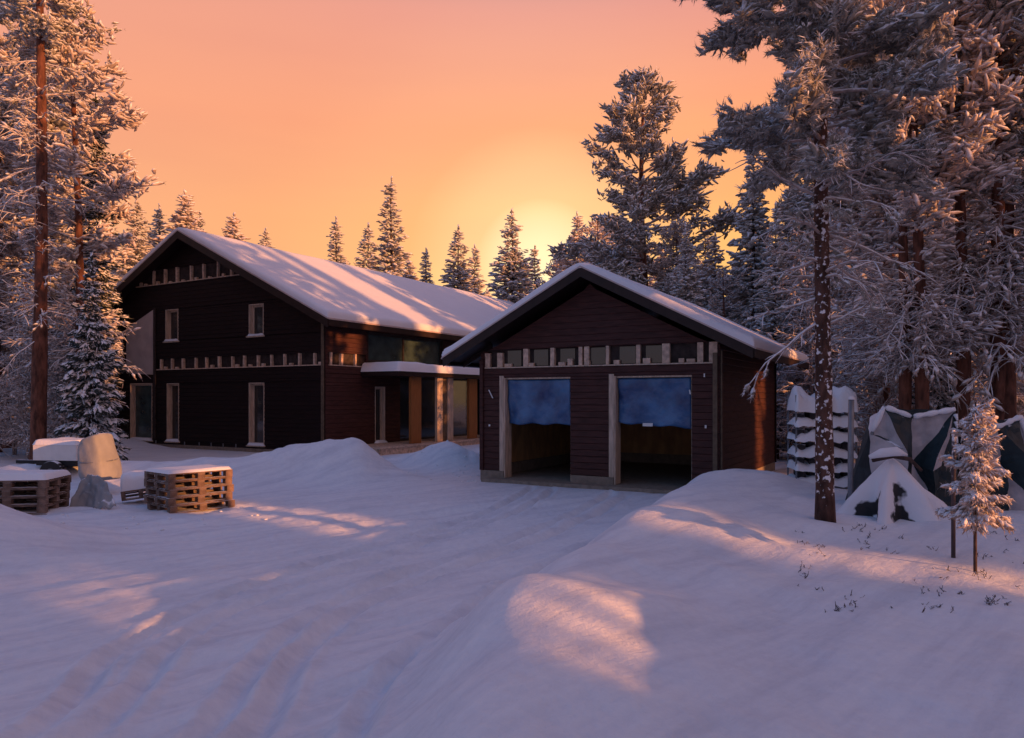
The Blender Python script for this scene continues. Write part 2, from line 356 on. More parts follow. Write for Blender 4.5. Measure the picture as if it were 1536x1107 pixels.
def snow_roof(O, along, L, half, pitch_l, pitch_r, zr, half_r=None, T=.22, seed=0, du=.14):
    """snow blanket over a gable: O ridge start (xy), along = ridge unit, half widths; heights at ridge zr"""
    along = np.array(along); ac = np.array([along[1], -along[0]])      # across, to the right of travel
    half_r = half_r or half
    us = np.linspace(-half, half_r, int((half + half_r) / du)); vs = np.linspace(0, L, int(L / .2))
    us = np.unique(np.concatenate([us, [-half + q for q in (.02, .05, .09)], [half_r - q for q in (.02, .05, .09)]])); vs = np.unique(np.concatenate([vs, (.02, .05, .09), [L - q for q in (.02, .05, .09)]]))
    U_, V_ = np.meshgrid(us, vs)
    d = np.minimum(np.minimum(U_ + half, half_r - U_), np.minimum(V_, L - V_)); e = np.clip(d / .16, 0, 1)
    th = T * np.sqrt(np.clip(1 - (1 - e) ** 2, 0, 1)) * (1 + .22 * fbm(U_ * .35 + seed, V_ * .35, 3) + .06 * fbm(U_ * 1.6 + seed, V_ * 1.6, 2))
    ridge = np.where(U_ < 0, -U_ * math.tan(pitch_l), U_ * math.tan(pitch_r)); rs = np.sqrt(ridge ** 2 + .10 ** 2) - .06
    Z = zr - np.where(e > .5, rs, ridge + (rs - ridge) * e * 2) + th
    P = np.array(O)[None, :] + V_.ravel()[:, None] * along + U_.ravel()[:, None] * ac
    over = .05 * np.clip(th / T, 0, 1).ravel()[:, None] * np.where(d.ravel()[:, None] < .15, 1, 0)
    # bulge outwards a little over the edge
    out = np.zeros_like(P); uu = U_.ravel(); vv = V_.ravel()
    out += np.where((uu > half_r - .15)[:, None], ac, 0) * over + np.where((uu < -half + .15)[:, None], -ac, 0) * over
    out += np.where((vv < .15)[:, None], -along, 0) * over
    V = np.column_stack([P + out, Z.ravel()]); n = len(us); k = len(vs)
    i, j = np.meshgrid(np.arange(k - 1), np.arange(n - 1), indexing='ij')
    F = np.stack([i * n + j, i * n + j + 1, (i + 1) * n + j + 1, (i + 1) * n + j], -1).reshape(-1, 4)[:, ::-1]
    b = MB(); b.add(V, F); return b
def slope_panel(b, O, along, ac, L, w, zr, pitch, t, u0=0, v0=0, drop=0.0, mi=0):
    """sloping slab on one side of the ridge from across-distance u0 to w"""
    along = np.array(along); ac = np.array(ac); V = []
    for v in (v0, L):
        for u in (u0, w):
            for dz in (0, -t):
                p = np.array(O) + v * along + u * ac; V.append((p[0], p[1], zr - u * math.tan(pitch) + dz - drop))
    F = np.array([(0, 2, 6, 4), (1, 5, 7, 3), (0, 1, 3, 2), (4, 6, 7, 5), (0, 4, 5, 1), (2, 3, 7, 6)])
    b.add(V, F, mi)
def opening(parent, face, s0, s1, z0, z1, depth=.17, glass='glass', frame='pale_wood', sill=True, mull=None, transom=None, snow_sill=True, fw=.07, lab=None):
    f = MB()
    f.box((s0, -depth - .06, z0), (s0 + .035, .03, z1), face.fr); f.box((s1 - .035, -depth - .06, z0), (s1, .03, z1), face.fr)
    f.box((s0 + .035, -depth - .06, z1 - .035), (s1 - .035, .028, z1), face.fr); f.box((s0 + .035, -depth - .06, z0), (s1 - .035, .028, z0 + .035), face.fr)
    # sash
    a, b_, c, d = s0 + .035, s1 - .035, z0 + .035, z1 - .035; n0, n1 = -depth - .03, -depth + .03
    f.box((a, n0, c), (a + fw, n1, d), face.fr); f.box((b_ - fw, n0, c), (b_, n1, d), face.fr)
    f.box((a + fw, n0, d - fw), (b_ - fw, n1 - .002, d), face.fr); f.box((a + fw, n0, c), (b_ - fw, n1 - .002, c + fw), face.fr)
    if mull: f.box((mull - .05, n0, c + fw), (mull + .05, n1 - .003, d - fw), face.fr)
    if transom: f.box((a + fw, n0, transom - .035), (b_ - fw, n1 - .004, transom + .035), face.fr)
    w = part(f, 'window', M[frame], parent, label=lab)
    g = MB().box((a + fw - .01, -depth - .012, c + fw - .01), (b_ - fw + .01, -depth, d - fw + .01), face.fr); part(g, 'glass', M[glass], w)
    if sill:
        q = MB().box((s0 - .06, -depth + .03, z0 - .05), (s1 + .06, .12, z0 - .004), face.fr); part(q, 'sill', M['pale_wood'], w)
        if snow_sill:
            us = np.linspace(s0 - .05, s1 + .05, 9); ns = np.linspace(-depth + .04, .14, 6); A, B = np.meshgrid(us, ns)
            e = np.minimum(np.minimum(A - us[0], us[-1] - A) / .08, np.minimum(.14 - B, 1) / .05); e = np.clip(e, 0, 1)
            Z = z0 - .004 + .10 * np.sqrt(np.clip(1 - (1 - e) ** 2, 0, 1)) * (1 + .4 * fbm(A * 4, B * 4 + z0, 2))
            Vv = face.fr(np.column_stack([A.ravel(), B.ravel(), Z.ravel()])); i, j = np.meshgrid(np.arange(5), np.arange(8), indexing='ij')
            F = np.stack([i * 9 + j, i * 9 + j + 1, (i + 1) * 9 + j + 1, (i + 1) * 9 + j], -1).reshape(-1, 4)
            q2 = MB(); q2.add(Vv, F); part(q2, 'sill_snow', M['snow'], w, smooth=True)
    return w
def studs(parent, face, s_list, z0, z1, depth=.05, w=.07, mname='stud', rnd=None):
    rnd = rnd or random.Random(3)
    for s in s_list:
        ww = w * rnd.uniform(.7, 1.25); t = rnd.uniform(-.015, .015)
        b = MB(); b.box((s - ww / 2, -depth, z0), (s + ww / 2, .035 + rnd.uniform(-.004, .004), z1 + rnd.uniform(-.03, .0)), face.fr)
        b.v[-1][4:, 0] += t
        part(b, 'stud', M[mname], parent)

# ------------------------------------------------------------------ garage
PG = math.atan(2.02 / 3.93)
def garage():
    g = tag(empty('garage', (GL[0], GL[1], 0)), 'dark red-brown timber double garage under a thick snow roof, blue sheets in its two doorways', 'garage')
    inv = lambda o: o
    L = 6.2; D = 6.35
    F = Face(GL, (Ux, Uy)); S = Face(GL + L * np.array([Ux, Uy]), (Vx, Vy)); LF = Face(GL + D * np.array([Vx, Vy]), (-Vx, -Vy)); BF = Face(GL + L * np.array([Ux, Uy]) + D * np.array([Vx, Vy]), (-Ux, -Uy))
    zt = 3.20; zr = 5.06; ez = lambda z_: max(0, (z_ - zt)) / math.tan(PG)
    d1 = (F.s(757), F.s(856)); d2 = (F.s(922), F.s(1038)); H1 = F.z(805, 566)
    bz0, bz1 = F.z(900, 549), F.z(900, 519)
    base = .22
    op = [(d1[0], d1[1], -.1, H1), (d2[0], d2[1], -.1, H1), (.12, L - .12, bz0, bz1)]
    roof = lambda z_: (ez(z_), L - ez(z_))
    def P(b, nm, m, **k):
        o = part(b, nm, M[m], g, **k); return o
    # everything below is in world coordinates; children get the inverse of the empty
    w = siding(F, 0, L, base, zr - .05, op, .155, roof, seed=1); P(w, 'front_wall', 'siding')
    P(siding(S, 0.0, D, base, zt + .10, [], .155, seed=2), 'side_wall', 'siding')
    P(siding(LF, 0, D, base, zt + .10, [], .155, seed=3), 'side_wall', 'siding')
    P(siding(BF, 0, L, base, zr - .05, [], .155, roof, seed=4), 'back_wall', 'siding')
    # interior lining
    b = MB(); b.box((.205, -D + .21, base + .12), (.24, -.21, 2.95), F.fr); b.box((L - .24, -D + .21, base + .12), (L - .205, -.21, 2.95), F.fr); b.box((.24, -D + .205, base + .12), (L - .24, -D + .24, 2.95), F.fr)
    P(b, 'lining', 'ply')
    b = MB(); b.box((.2, -D + .2, 2.952), (L - .2, -.2, 3.0), F.fr); P(b, 'ceiling', 'board_old')
    # plinth and floor slab
    b = MB()
    for (a, c) in ((-.015, d1[0] - .02), (d1[1] + .02, d2[0] - .02), (d2[1] + .02, L + .015)): b.box((a, -.24, -.3), (c, .03, base - .002), F.fr)
    b.box((.0, -D, -.3), (.28, -.245, base + .118), F.fr); b.box((L - .28, -D, -.3), (L + .012, -.245, base - .002), F.fr); b.box((.285, -D, -.3), (L - .285, -D + .26, base + .118), F.fr)
    P(b, 'plinth', 'concrete')
    b = MB(); b.box((.25, -D + .25, -.3), (L - .25, .42, .045), F.fr); P(b, 'floor_slab', 'concrete')
    # door frames and beam
    for (a, c) in (d1, d2):
        b = MB(); b.box((a - .004, -.30, .05), (a + .03, .028, H1), F.fr); b.box((c - .02, -.30, .05), (c + .004, -.03, H1), F.fr); b.box((a + .03, -.30, H1 - .04), (c - .02, -.02, H1 + .002), F.fr)
        b.box((a - .13, .0, base), (a - .006, .045, H1 + .05), F.fr)
        P(b, 'door_frame', 'pale_wood')
    # exposed band over the doors
    b = MB(); b.box((.13, -.16, bz0), (L - .13, -.09, bz1), F.fr); P(b, 'band_sheathing', 'board_old')
    rn = random.Random(5)
    for px in (731, 750, 789, 829, 871, 880, 911, 957, 999, 1050, 1070):
        s = F.s(px); ww = rn.uniform(.08, .2); b = MB(); z1 = bz1 - rn.choice([0, 0, .08]); b.box((s - ww / 2, -.085, bz0 + .03), (s + ww / 2, rn.uniform(-.01, .03), z1), F.fr); P(b, 'stud', 'stud', bevel=.006)
    for px in (762, 797, 843, 855, 881, 925, 970, 1022, 1036):
        s = F.s(px); ww = rn.uniform(.12, .22); hh = rn.uniform(.10, .2); b = MB(); b.box((s - ww / 2, -.08, bz0 + .03), (s + ww / 2, rn.uniform(.0, .03), bz0 + hh), F.fr); P(b, 'offcut', 'stud', bevel=.01)
    for px in (770, 810, 850, 895, 940, 980):
        s = F.s(px); b = MB(); b.box((s - .2, -.088, bz0 + .05), (s + .2, -.06, bz1 - .03), F.fr); P(b, 'pane', 'glass')
    b = MB(); b.box((.12, -.085, bz0 - .0), (L - .12, .035, bz0 + .03), F.fr); P(b, 'ledger', 'pale_wood')
    for ss in (F.s(724), L - .07):
        b = MB(); b.box((ss - .06, .024, base), (ss + .04, .06, zt - .1), F.fr); P(b, 'corner_board', 'batten' if ss > 3 else 'siding')
    b = MB(); b.box((.02, .024, base), (.10, .055, zt - .05), S.fr); P(b, 'corner_board', 'batten')
    b = MB(); b.box((D - .10, .024, base), (D - .0, .055, zt - .05), S.fr); P(b, 'corner_board', 'siding_black')
    # tarpaulins in the upper half of both doorways
    def sheet(a, c, zb_l, zb_r, seed):
        ns, nz = 40, 26; A, Bz = np.meshgrid(np.linspace(a + .055, c - .055, ns), np.linspace(0, 1, nz))
        zb = zb_l + (zb_r - zb_l) * (A - a) / (c - a) + .02 * np.sin(A * 9 + seed); Z = (H1 - .055) * (1 - Bz) + zb * Bz
        off = -.12 + .07 * fbm(A * 2.2 + seed, Bz * 2.2, 4) + .03 * np.sin(A * 7 + Bz * 5 + seed) * Bz + .035 * np.abs(fbm(A * 3 + Bz * 3 + seed, Bz * 2 - A * 2, 2))
        Vv = F.fr(np.column_stack([A.ravel(), off.ravel(), Z.ravel()])); i, j = np.meshgrid(np.arange(nz - 1), np.arange(ns - 1), indexing='ij')
        Ff = np.stack([i * ns + j, i * ns + j + 1, (i + 1) * ns + j + 1, (i + 1) * ns + j], -1).reshape(-1, 4)
        q = MB(); q.add(Vv, Ff); o = q.build('tarpaulin', M['blue'], smooth=True); sm = o.modifiers.new('thickness', 'SOLIDIFY'); sm.thickness = .006; return o
    t1 = sheet(d1[0], d1[1], F.z(760, 636), F.z(855, 637), 1.0); tag(t1, 'blue plastic sheet hanging in the left doorway of the garage', 'tarpaulin', 'blue sheets hanging in the garage doorways')
    t2 = sheet(d2[0], d2[1], F.z(922, 634), F.z(1037, 643), 6.0); tag(t2, 'blue plastic sheet with a small white tag in the right doorway of the garage', 'tarpaulin', 'blue sheets hanging in the garage doorways')
    s = F.s(971); zz = F.z(971, 637); b = MB(); b.box((s - .13, -.06, zz - .04), (s + .11, -.045, zz + .035), F.fr); part(b, 'tag', M['white'], t2)
    # roof
    ov, fo = .84, .55; half = L / 2 + ov; O = GL + (L / 2) * np.array([Ux, Uy]) - fo * np.array([Vx, Vy]); RL = D + 2 * fo
    al = (Vx, Vy); ac = np.array([Vy, -Vx]); r = MB()
    zrt = zr + .12
    for sgn in (1, -1): slope_panel(r, O, al, ac * sgn, RL, half - .02, zrt - .002, PG, .10, u0=0, v0=.03)
    ro = P(r, 'roof', 'fascia')
    r = MB()
    for sgn in (1, -1):
        slope_panel(r, O, al, ac * sgn, .028, half, zrt + .01, PG, .24, v0=-.01); slope_panel(r, O, al, ac * sgn, RL + .03, half, zrt + .01, PG, .24, v0=RL + .002)
        slope_panel(r, O, al, ac * sgn, RL, half + .03, zrt + .008, PG, .2, u0=half - .018, v0=.03)
    part(r, 'bargeboard', M['fascia'], ro)
    r = MB()
    for sgn in (1, -1): slope_panel(r, O, al, ac * sgn, -.012, half + .035, zrt + .03, PG, .035, v0=-.03); slope_panel(r, O, al, ac * sgn, RL, half + .06, zrt + .028, PG, .035, u0=half + .032, v0=-.011)
    part(r, 'drip_edge', M['edge'], ro)
    for sgn in (1, -1):
        for v in np.arange(.9, RL, .9): r = MB(); slope_panel(r, O, al, ac * sgn, v + .05, half - .03, zrt - .1, PG, .14, u0=L / 2 - .1, v0=v); part(r, 'rafter', M['fascia'], ro)
    part(snow_roof(O - .02 * np.array([Vx, Vy]), al, RL + .04, half + .03, PG, PG, zrt + .012, T=.13, seed=3), 'roof_snow', M['roof_snow'], ro, smooth=True)
    # scraps of membrane tape on the wall
    for (px, py, w_, h_, tl) in ((740, 591, .03, .22, .12), (735, 638, .05, .05, 0), (1059, 640, .04, .07, 0), (1057, 563, .03, .08, 0), (1036, 588, .03, .1, .02)):
        s = F.s(px); zz = F.z(px, py); b = MB(); b.box((s - w_ / 2, .024, zz - h_ / 2), (s + w_ / 2, .032, zz + h_ / 2), F.fr); b.v[-1][4:, 0] -= tl * Ux; P(b, 'tape_scrap', 'white')
    return g
def fix_children(root):
    """parts were modelled in world coordinates: bring them into the frame of the empty at the thing's base"""
    for c in root.children: c.location = (-root.location[0], -root.location[1], -root.location[2])
G = garage(); fix_children(G)

# ------------------------------------------------------------------ house
def house():
    HC = np.array([-6.87, 27.2]); HW = 15.14; HL = 28.5
    HLc = HC - HW * np.array([Ux, Uy]); F = Face(HLc, (Ux, Uy)); S = Face(HC, (Vx, Vy)); mid = HW / 2
    g = tag(empty('house', (HC[0], HC[1], 0)), 'large unfinished two-storey house of near-black timber with a long snow-covered gable roof', 'house')
    zr = 8.88; zt = zr - .487 * mid; pt = math.atan((zr - zt) / mid); ez = lambda z_: max(0, (z_ - zt)) / math.tan(pt)
    roof = lambda z_: (ez(z_), HW - ez(z_))
    def P(b, nm, m, **k): return part(b, nm, M[m], g, **k)
    win = []
    def W_(px0, px1, py0, py1, **k):
        pm = (px0 + px1) / 2; o = (F.s(px0), F.s(px1), F.z(pm, py1), F.z(pm, py0)); win.append((o, k)); return o
    W_(249, 268, 464, 512, transom=None); W_(374, 396, 456, 504)
    W_(251, 269, 575, 662); W_(374, 397, 574, 668)
    W_(196, 229, 575, 660, glass='glass_teal', sill=True)
    b0, b1 = F.z(480, 548), F.z(480, 528); c0, c1 = F.z(300, 420), F.z(300, 396)
    sb0, sb1 = F.s(236), F.s(486); sc0, sc1 = F.s(205), F.s(362)
    # area at the far left where the pale membrane shows
    ms0, ms1 = F.s(150), F.s(231); mz0, mz1 = F.z(200, 562), F.z(231, 464)
    ops = [o for o, k in win] + [(sb0, sb1, b0, b1), (sc0, sc1, c0, c1)]
    P(siding(F, 0, HW, .12, zr - .05, ops, .17, roof, seed=11), 'front_wall', 'siding_black')
    for o, k in win: opening(g, F, *o, **k)
    # bands with bare studs
    rn = random.Random(9)
    for (a, c, z0, z1, n) in ((sb0, sb1, b0, b1, 13), (sc0, sc1, c0, c1, 8)):
        P(MB().box((a + .002, -.15, z0), (c - .002, -.08, z1), F.fr), 'band_sheathing', 'board_old')
        studs(g, F, [a + (c - a) * (i + .35 + rn.uniform(-.06, .06)) / n for i in range(n)], z0 + .03, z1, depth=.078, w=.09, rnd=rn)
        P(MB().box((a, -.078, z0 - .002), (c, .05, z0 + .035), F.fr), 'ledger', 'stud')
        for i in range(n):
            if rn.random() < .7:
                s = a + (c - a) * (i + .75) / n; hh = rn.uniform(.06, .14); P(MB().box((s - .09, -.079, z0 + .036), (s + .06, .02, z0 + .036 + hh), F.fr), 'offcut', 'stud', bevel=.01)
    # pale membrane panel with sloping top, standing 3 cm proud of the boards
    def quad(face, pts, off, t, nm, m):
        V = [(s, off, z_) for s, z_ in pts] + [(s, off - t, z_) for s, z_ in pts]; n = len(pts); b = MB()
        b.add(face.fr(np.array(V)), [np.array([tuple(range(n))]), np.array([tuple(range(2 * n - 1, n - 1, -1))])])
        b.f.append((np.array([(i, i + n, (i + 1) % n + n, (i + 1) % n) for i in range(n)]), 0)); return P(b, nm, m)
    fz = lambda px, py: (F.s(px), F.z(px, py))
    quad(F, [fz(191, 560), fz(231, 562), fz(231, 465), fz(191, 493)][::-1], .05, .024, 'membrane_panel', 'membrane')
    quad(F, [fz(150, 556), fz(185, 560), fz(185, 499), fz(150, 521)][::-1], .045, .022, 'membrane_panel', 'membrane')
    P(MB().box((F.s(232), .024, .3), (F.s(235), .07, F.z(234, 462)), F.fr), 'post', 'board_old')
    # corner battens
    P(MB().box((HW - .16, .024, .12), (HW - .03, .06, zt - .1), F.fr), 'corner_board', 'batten')
    # foundation strip with bolts
    P(MB().box((-.02, -.3, -.3), (HW + .02, .02, .118), F.fr), 'plinth', 'concrete')
    for px in (235, 278, 300, 318, 336, 355):
        s = F.s(px); P(MB().box((s - .02, .022, .13), (s + .02, .05, .26), F.fr), 'anchor_strap', 'steel')
    # ---- side wall with big window and porch
    big = (S.s(551), S.s(664), S.z(600, 546), S.z(600, 503)); ent = (S.s(600), S.s(760), .15, S.z(640, 566))
    sd = (S.s(562), S.s(577), S.z(570, 664), S.z(570, 580)); sb = (S.s(492), S.s(549), b0, b1)
    P(siding(S, 0, HL, .12, zt + .15, [big, ent, sd, sb], .17, seed=12), 'side_wall', 'siding')
    opening(g, S, *big, glass='glass_teal', frame='board_old', mull=(big[0] + big[1]) / 2 - .2, sill=False, depth=.1)
    opening(g, S, *sd, sill=True)
    P(MB().box((sb[0] + .002, -.15, b0), (sb[1] - .002, -.08, b1), S.fr), 'band_sheathing', 'board_old')
    studs(g, S, [S.s(p) for p in (496, 512, 533)], b0 + .03, b1, depth=.078, w=.1, rnd=rn)
    P(MB().box((sb[0], -.078, b0 - .002), (sb[1], .05, b0 + .035), S.fr), 'ledger', 'stud')
    P(MB().box((-.3, -HL, -.3), (-.0, -.3, .118), Face(HC, (Ux, Uy)).fr), 'plinth', 'concrete')
    # other walls
    LF = Face(HLc + HL * np.array([Vx, Vy]), (-Vx, -Vy)); BF = Face(HC + HL * np.array([Vx, Vy]), (-Ux, -Uy))
    P(siding(LF, 0, HL, .12, zt + .15, [], .17, seed=13), 'side_wall', 'siding_black'); P(siding(BF, 0, HW, .12, zr - .05, [], .17, roof, seed=14), 'back_wall', 'siding_black')
    # dark inner shell so that the openings look into unlit rooms
    b = MB(); b.box((.25, -HL + .3, .1), (HW - 2.6, -.45, zt - .1), F.fr); P(b, 'inner_wall', 'board_old')
    # entrance: glazed recess, door leaf, posts
    a, c, z0, z1 = ent
    P(MB().box((a, -1.2, z0), (c, -.21, z0 + .05), S.fr), 'threshold', 'pale_wood'); P(MB().box((a, -1.3, z0), (c, -1.25, z1), S.fr), 'inner_door_wall', 'glass')
    # porch on posts, set forward of the wall
    po = 1.7; s0, s1 = S.s(592, po), S.s(735, po); zb = S.z(640, 565, po)
    pr = part(MB().box((s0, -.02, zb), (s1, po + .15, zb + .16), S.fr), 'porch_roof', M['fascia'], g)
    us = np.linspace(s0 - .02, s1, 60); ns = np.linspace(.02, po + .2, 24); A, B = np.meshgrid(us, ns)
    e = np.clip(np.minimum(np.minimum(A - us[0], us[-1] - A) / .25, (ns[-1] - B) / .22), 0, 1); Z = zb + .162 + .36 * np.sqrt(np.clip(1 - (1 - e) ** 2, 0, 1)) * (1 + .3 * fbm(A * .7, B * .7, 3))
    i, j = np.meshgrid(np.arange(23), np.arange(59), indexing='ij'); b = MB(); b.add(S.fr(np.column_stack([A.ravel(), B.ravel(), Z.ravel()])), np.stack([i * 60 + j, i * 60 + j + 1, (i + 1) * 60 + j + 1, (i + 1) * 60 + j], -1).reshape(-1, 4))
    part(b, 'porch_snow', M['roof_snow'], pr, smooth=True)
    for (p0, p1, m, of) in ((617, 632, 'door_wood', po - .15), (656, 664, 'pale_wood', po - .15), (672, 680, 'pale_wood', po - .15), (704, 716, 'door_wood', po - .15)):
        P(MB().box((S.s(p0, of), of - .12, .3), (S.s(p1, of), of, zb - .01), S.fr), 'post', m)
    P(MB().box((S.s(664, po - .2), po - .24, .3), (S.s(672, po - .2), po - .2, zb - .01), S.fr), 'sheet', 'batten')
    dk = MB(); k0, k1 = S.s(572, 2.1), S.s(735, 2.1)
    for q in range(14): dk.box((k0, .1 + q * .14, .24), (k1, .23 + q * .14, .29 + .004 * (q % 2)), S.fr)
    dk.box((k0, .1, -.2), (k0 + .1, 2.0, .235), S.fr); dk.box((k0, 1.9, .0), (k1, 2.0, .235), S.fr)
    P(dk, 'deck', 'stud')
    # ---- roof
    ov, fo = .75, .65; half = mid + ov; al = (Vx, Vy); ac = np.array([Vy, -Vx]); O = HLc + mid * np.array([Ux, Uy]) - fo * np.array([Vx, Vy]); RL = HL + 2 * fo; zrt = zr + .12
    r = MB()
    for sg in (1, -1): slope_panel(r, O, al, ac * sg, RL, half - .02, zrt - .002, pt, .12, v0=.03)
    ro = P(r, 'roof', 'fascia'); r = MB()
    for sg in (1, -1):
        slope_panel(r, O, al, ac * sg, .028, half, zrt + .01, pt, .34, v0=-.012); slope_panel(r, O, al, ac * sg, RL, half + .03, zrt + .008, pt, .26, u0=half - .018, v0=.03)
    part(r, 'bargeboard', M['fascia'], ro); r = MB()
    for sg in (1, -1): slope_panel(r, O, al, ac * sg, -.014, half + .035, zrt + .03, pt, .05, v0=-.035); slope_panel(r, O, al, ac * sg, RL, half + .06, zrt + .028, pt, .05, u0=half + .032, v0=-.012)
    part(r, 'drip_edge', M['edge'], ro)
    for sg in (1, -1):
        for v in np.arange(.9, 20, .9): r = MB(); slope_panel(r, O, al, ac * sg, v + .05, half - .03, zrt - .12, pt, .14, u0=mid - .1, v0=v); part(r, 'rafter', M['fascia'], ro)
    part(snow_roof(O - .02 * np.array([Vx, Vy]), al, RL + .04, half + .03, pt, pt, zrt + .012, T=.17, seed=8, du=.2), 'roof_snow', M['roof_snow'], ro, smooth=True)
    return g
Hs = house(); fix_children(Hs)

# ------------------------------------------------------------------ trees
def ico(sub):
    t = (1 + 5 ** .5) / 2; V = [(-1, t, 0), (1, t, 0), (-1, -t, 0), (1, -t, 0), (0, -1, t), (0, 1, t), (0, -1, -t), (0, 1, -t), (t, 0, -1), (t, 0, 1), (-t, 0, -1), (-t, 0, 1)]
    F = [(0, 11, 5), (0, 5, 1), (0, 1, 7), (0, 7, 10), (0, 10, 11), (1, 5, 9), (5, 11, 4), (11, 10, 2), (10, 7, 6), (7, 1, 8), (3, 9, 4), (3, 4, 2), (3, 2, 6), (3, 6, 8), (3, 8, 9), (4, 9, 5), (2, 4, 11), (6, 2, 10), (8, 6, 7), (9, 8, 1)]
    V = [np.array(v) / np.linalg.norm(v) for v in V]
    for _ in range(sub):
        c = {}; nf = []
        def md(a, b):
            k = (min(a, b), max(a, b))
            if k not in c: p = V[a] + V[b]; V.append(p / np.linalg.norm(p)); c[k] = len(V) - 1
            return c[k]
        for a, b, d in F: x, y, z_ = md(a, b), md(b, d), md(d, a); nf += [(a, x, z_), (b, y, x), (d, z_, y), (x, y, z_)]
        F = nf
    return np.array(V), np.array(F)
I0, I1 = ico(0), ico(1)
class Tree:
    def __init__(s, seed): s.r = np.random.RandomState(seed); s.tw = MB(); s.tuft = []; s.trunk = MB()
    def branch(s, p0, d, L, droop=0.0, lift=0.0, n=6, r0=.03, k=4):
        t = np.linspace(0, 1, n); d = np.array(d, float); d /= np.linalg.norm(d)
        P = np.array(p0)[None] + d[None] * (t * L)[:, None]; P[:, 2] += -droop * L * t ** 1.5 + lift * L * t ** 2.5
        P[1:] += s.r.normal(0, .025 * L, (n - 1, 3)) * t[1:, None]
        s.tw.tube(P, r0 * (1 - .85 * t) + .004, k); return P
    def put(s, p, d, L, w, h): s.tuft.append((*p, *d, L, w, h))
    def along(s, P, t):
        x = t * (len(P) - 1); i = min(int(x), len(P) - 2); f = x - i; q = P[i] * (1 - f) + P[i + 1] * f; d = P[i + 1] - P[i]; return q, d / (np.linalg.norm(d) + 1e-9)
    def crown(s, name, m, sub=0, needles=0, mats2=None, nl=.6):
        T = np.array(s.tuft); r = s.r; b = MB()
        if len(T):
            P = T[:, :3]; D = T[:, 3:6]; D /= np.linalg.norm(D, axis=1)[:, None] + 1e-9
            up = np.array([0, 0, 1.]) + r.normal(0, .25, D.shape); A = np.cross(D, up); A /= np.linalg.norm(A, axis=1)[:, None] + 1e-9; B = np.cross(A, D)
            tv, tf = (I1 if sub else I0); nv = 8
            var = []
            for q in range(nv):
                v = tv.copy(); v *= 1 + r.normal(0, .30 if sub else .28, (len(v), 1)); v[:, 2] += -.35 * v[:, 0] ** 2 * r.rand(); v[:, 1] *= np.where(v[:, 0] > 0, 1 - .5 * np.abs(v[:, 0]), 1); v[:, 1] += .3 * r.normal() * v[:, 0] ** 2; var.append(v)
            ch = r.randint(0, nv, len(T))
            for q in range(nv):
                m_ = ch == q
                if not m_.any(): continue
                v = var[q]; X = P[m_][:, None] + v[None, :, :1] * (T[m_, 6] / 2)[:, None, None] * D[m_][:, None] + v[None, :, 1:2] * (T[m_, 7] / 2)[:, None, None] * A[m_][:, None] + v[None, :, 2:3] * (T[m_, 8] / 2)[:, None, None] * B[m_][:, None]
                Fq = (tf[None] + (np.arange(m_.sum()) * len(v))[:, None, None]).reshape(-1, 3); b.add(X.reshape(-1, 3), Fq)
            if needles:
                n = len(T) * needles; idx = np.repeat(np.arange(len(T)), needles); a = r.uniform(-.6, .65, n)[:, None]; an = r.uniform(0, 2 * np.pi, n)[:, None]
                base = P[idx] + a * T[idx, 6:7] / 1.0 * D[idx]; rad = np.cos(an) * A[idx] + np.sin(an) * B[idx]; dirn = rad * .9 + D[idx] * r.uniform(.3, 1.1, (n, 1)); dirn /= np.linalg.norm(dirn, axis=1)[:, None]
                ln = (T[idx, 7:8] * nl * 1.5) * r.uniform(.6, 1.3, (n, 1)); sd = np.cross(dirn, rad + .01); sd /= np.linalg.norm(sd, axis=1)[:, None] + 1e-9; wd = ln * .085
                V = np.stack([base - sd * wd, base + sd * wd, base + dirn * ln], 1).reshape(-1, 3); b.add(V, np.arange(3 * n).reshape(-1, 3))
        return b.mesh(name, m, smooth=True)
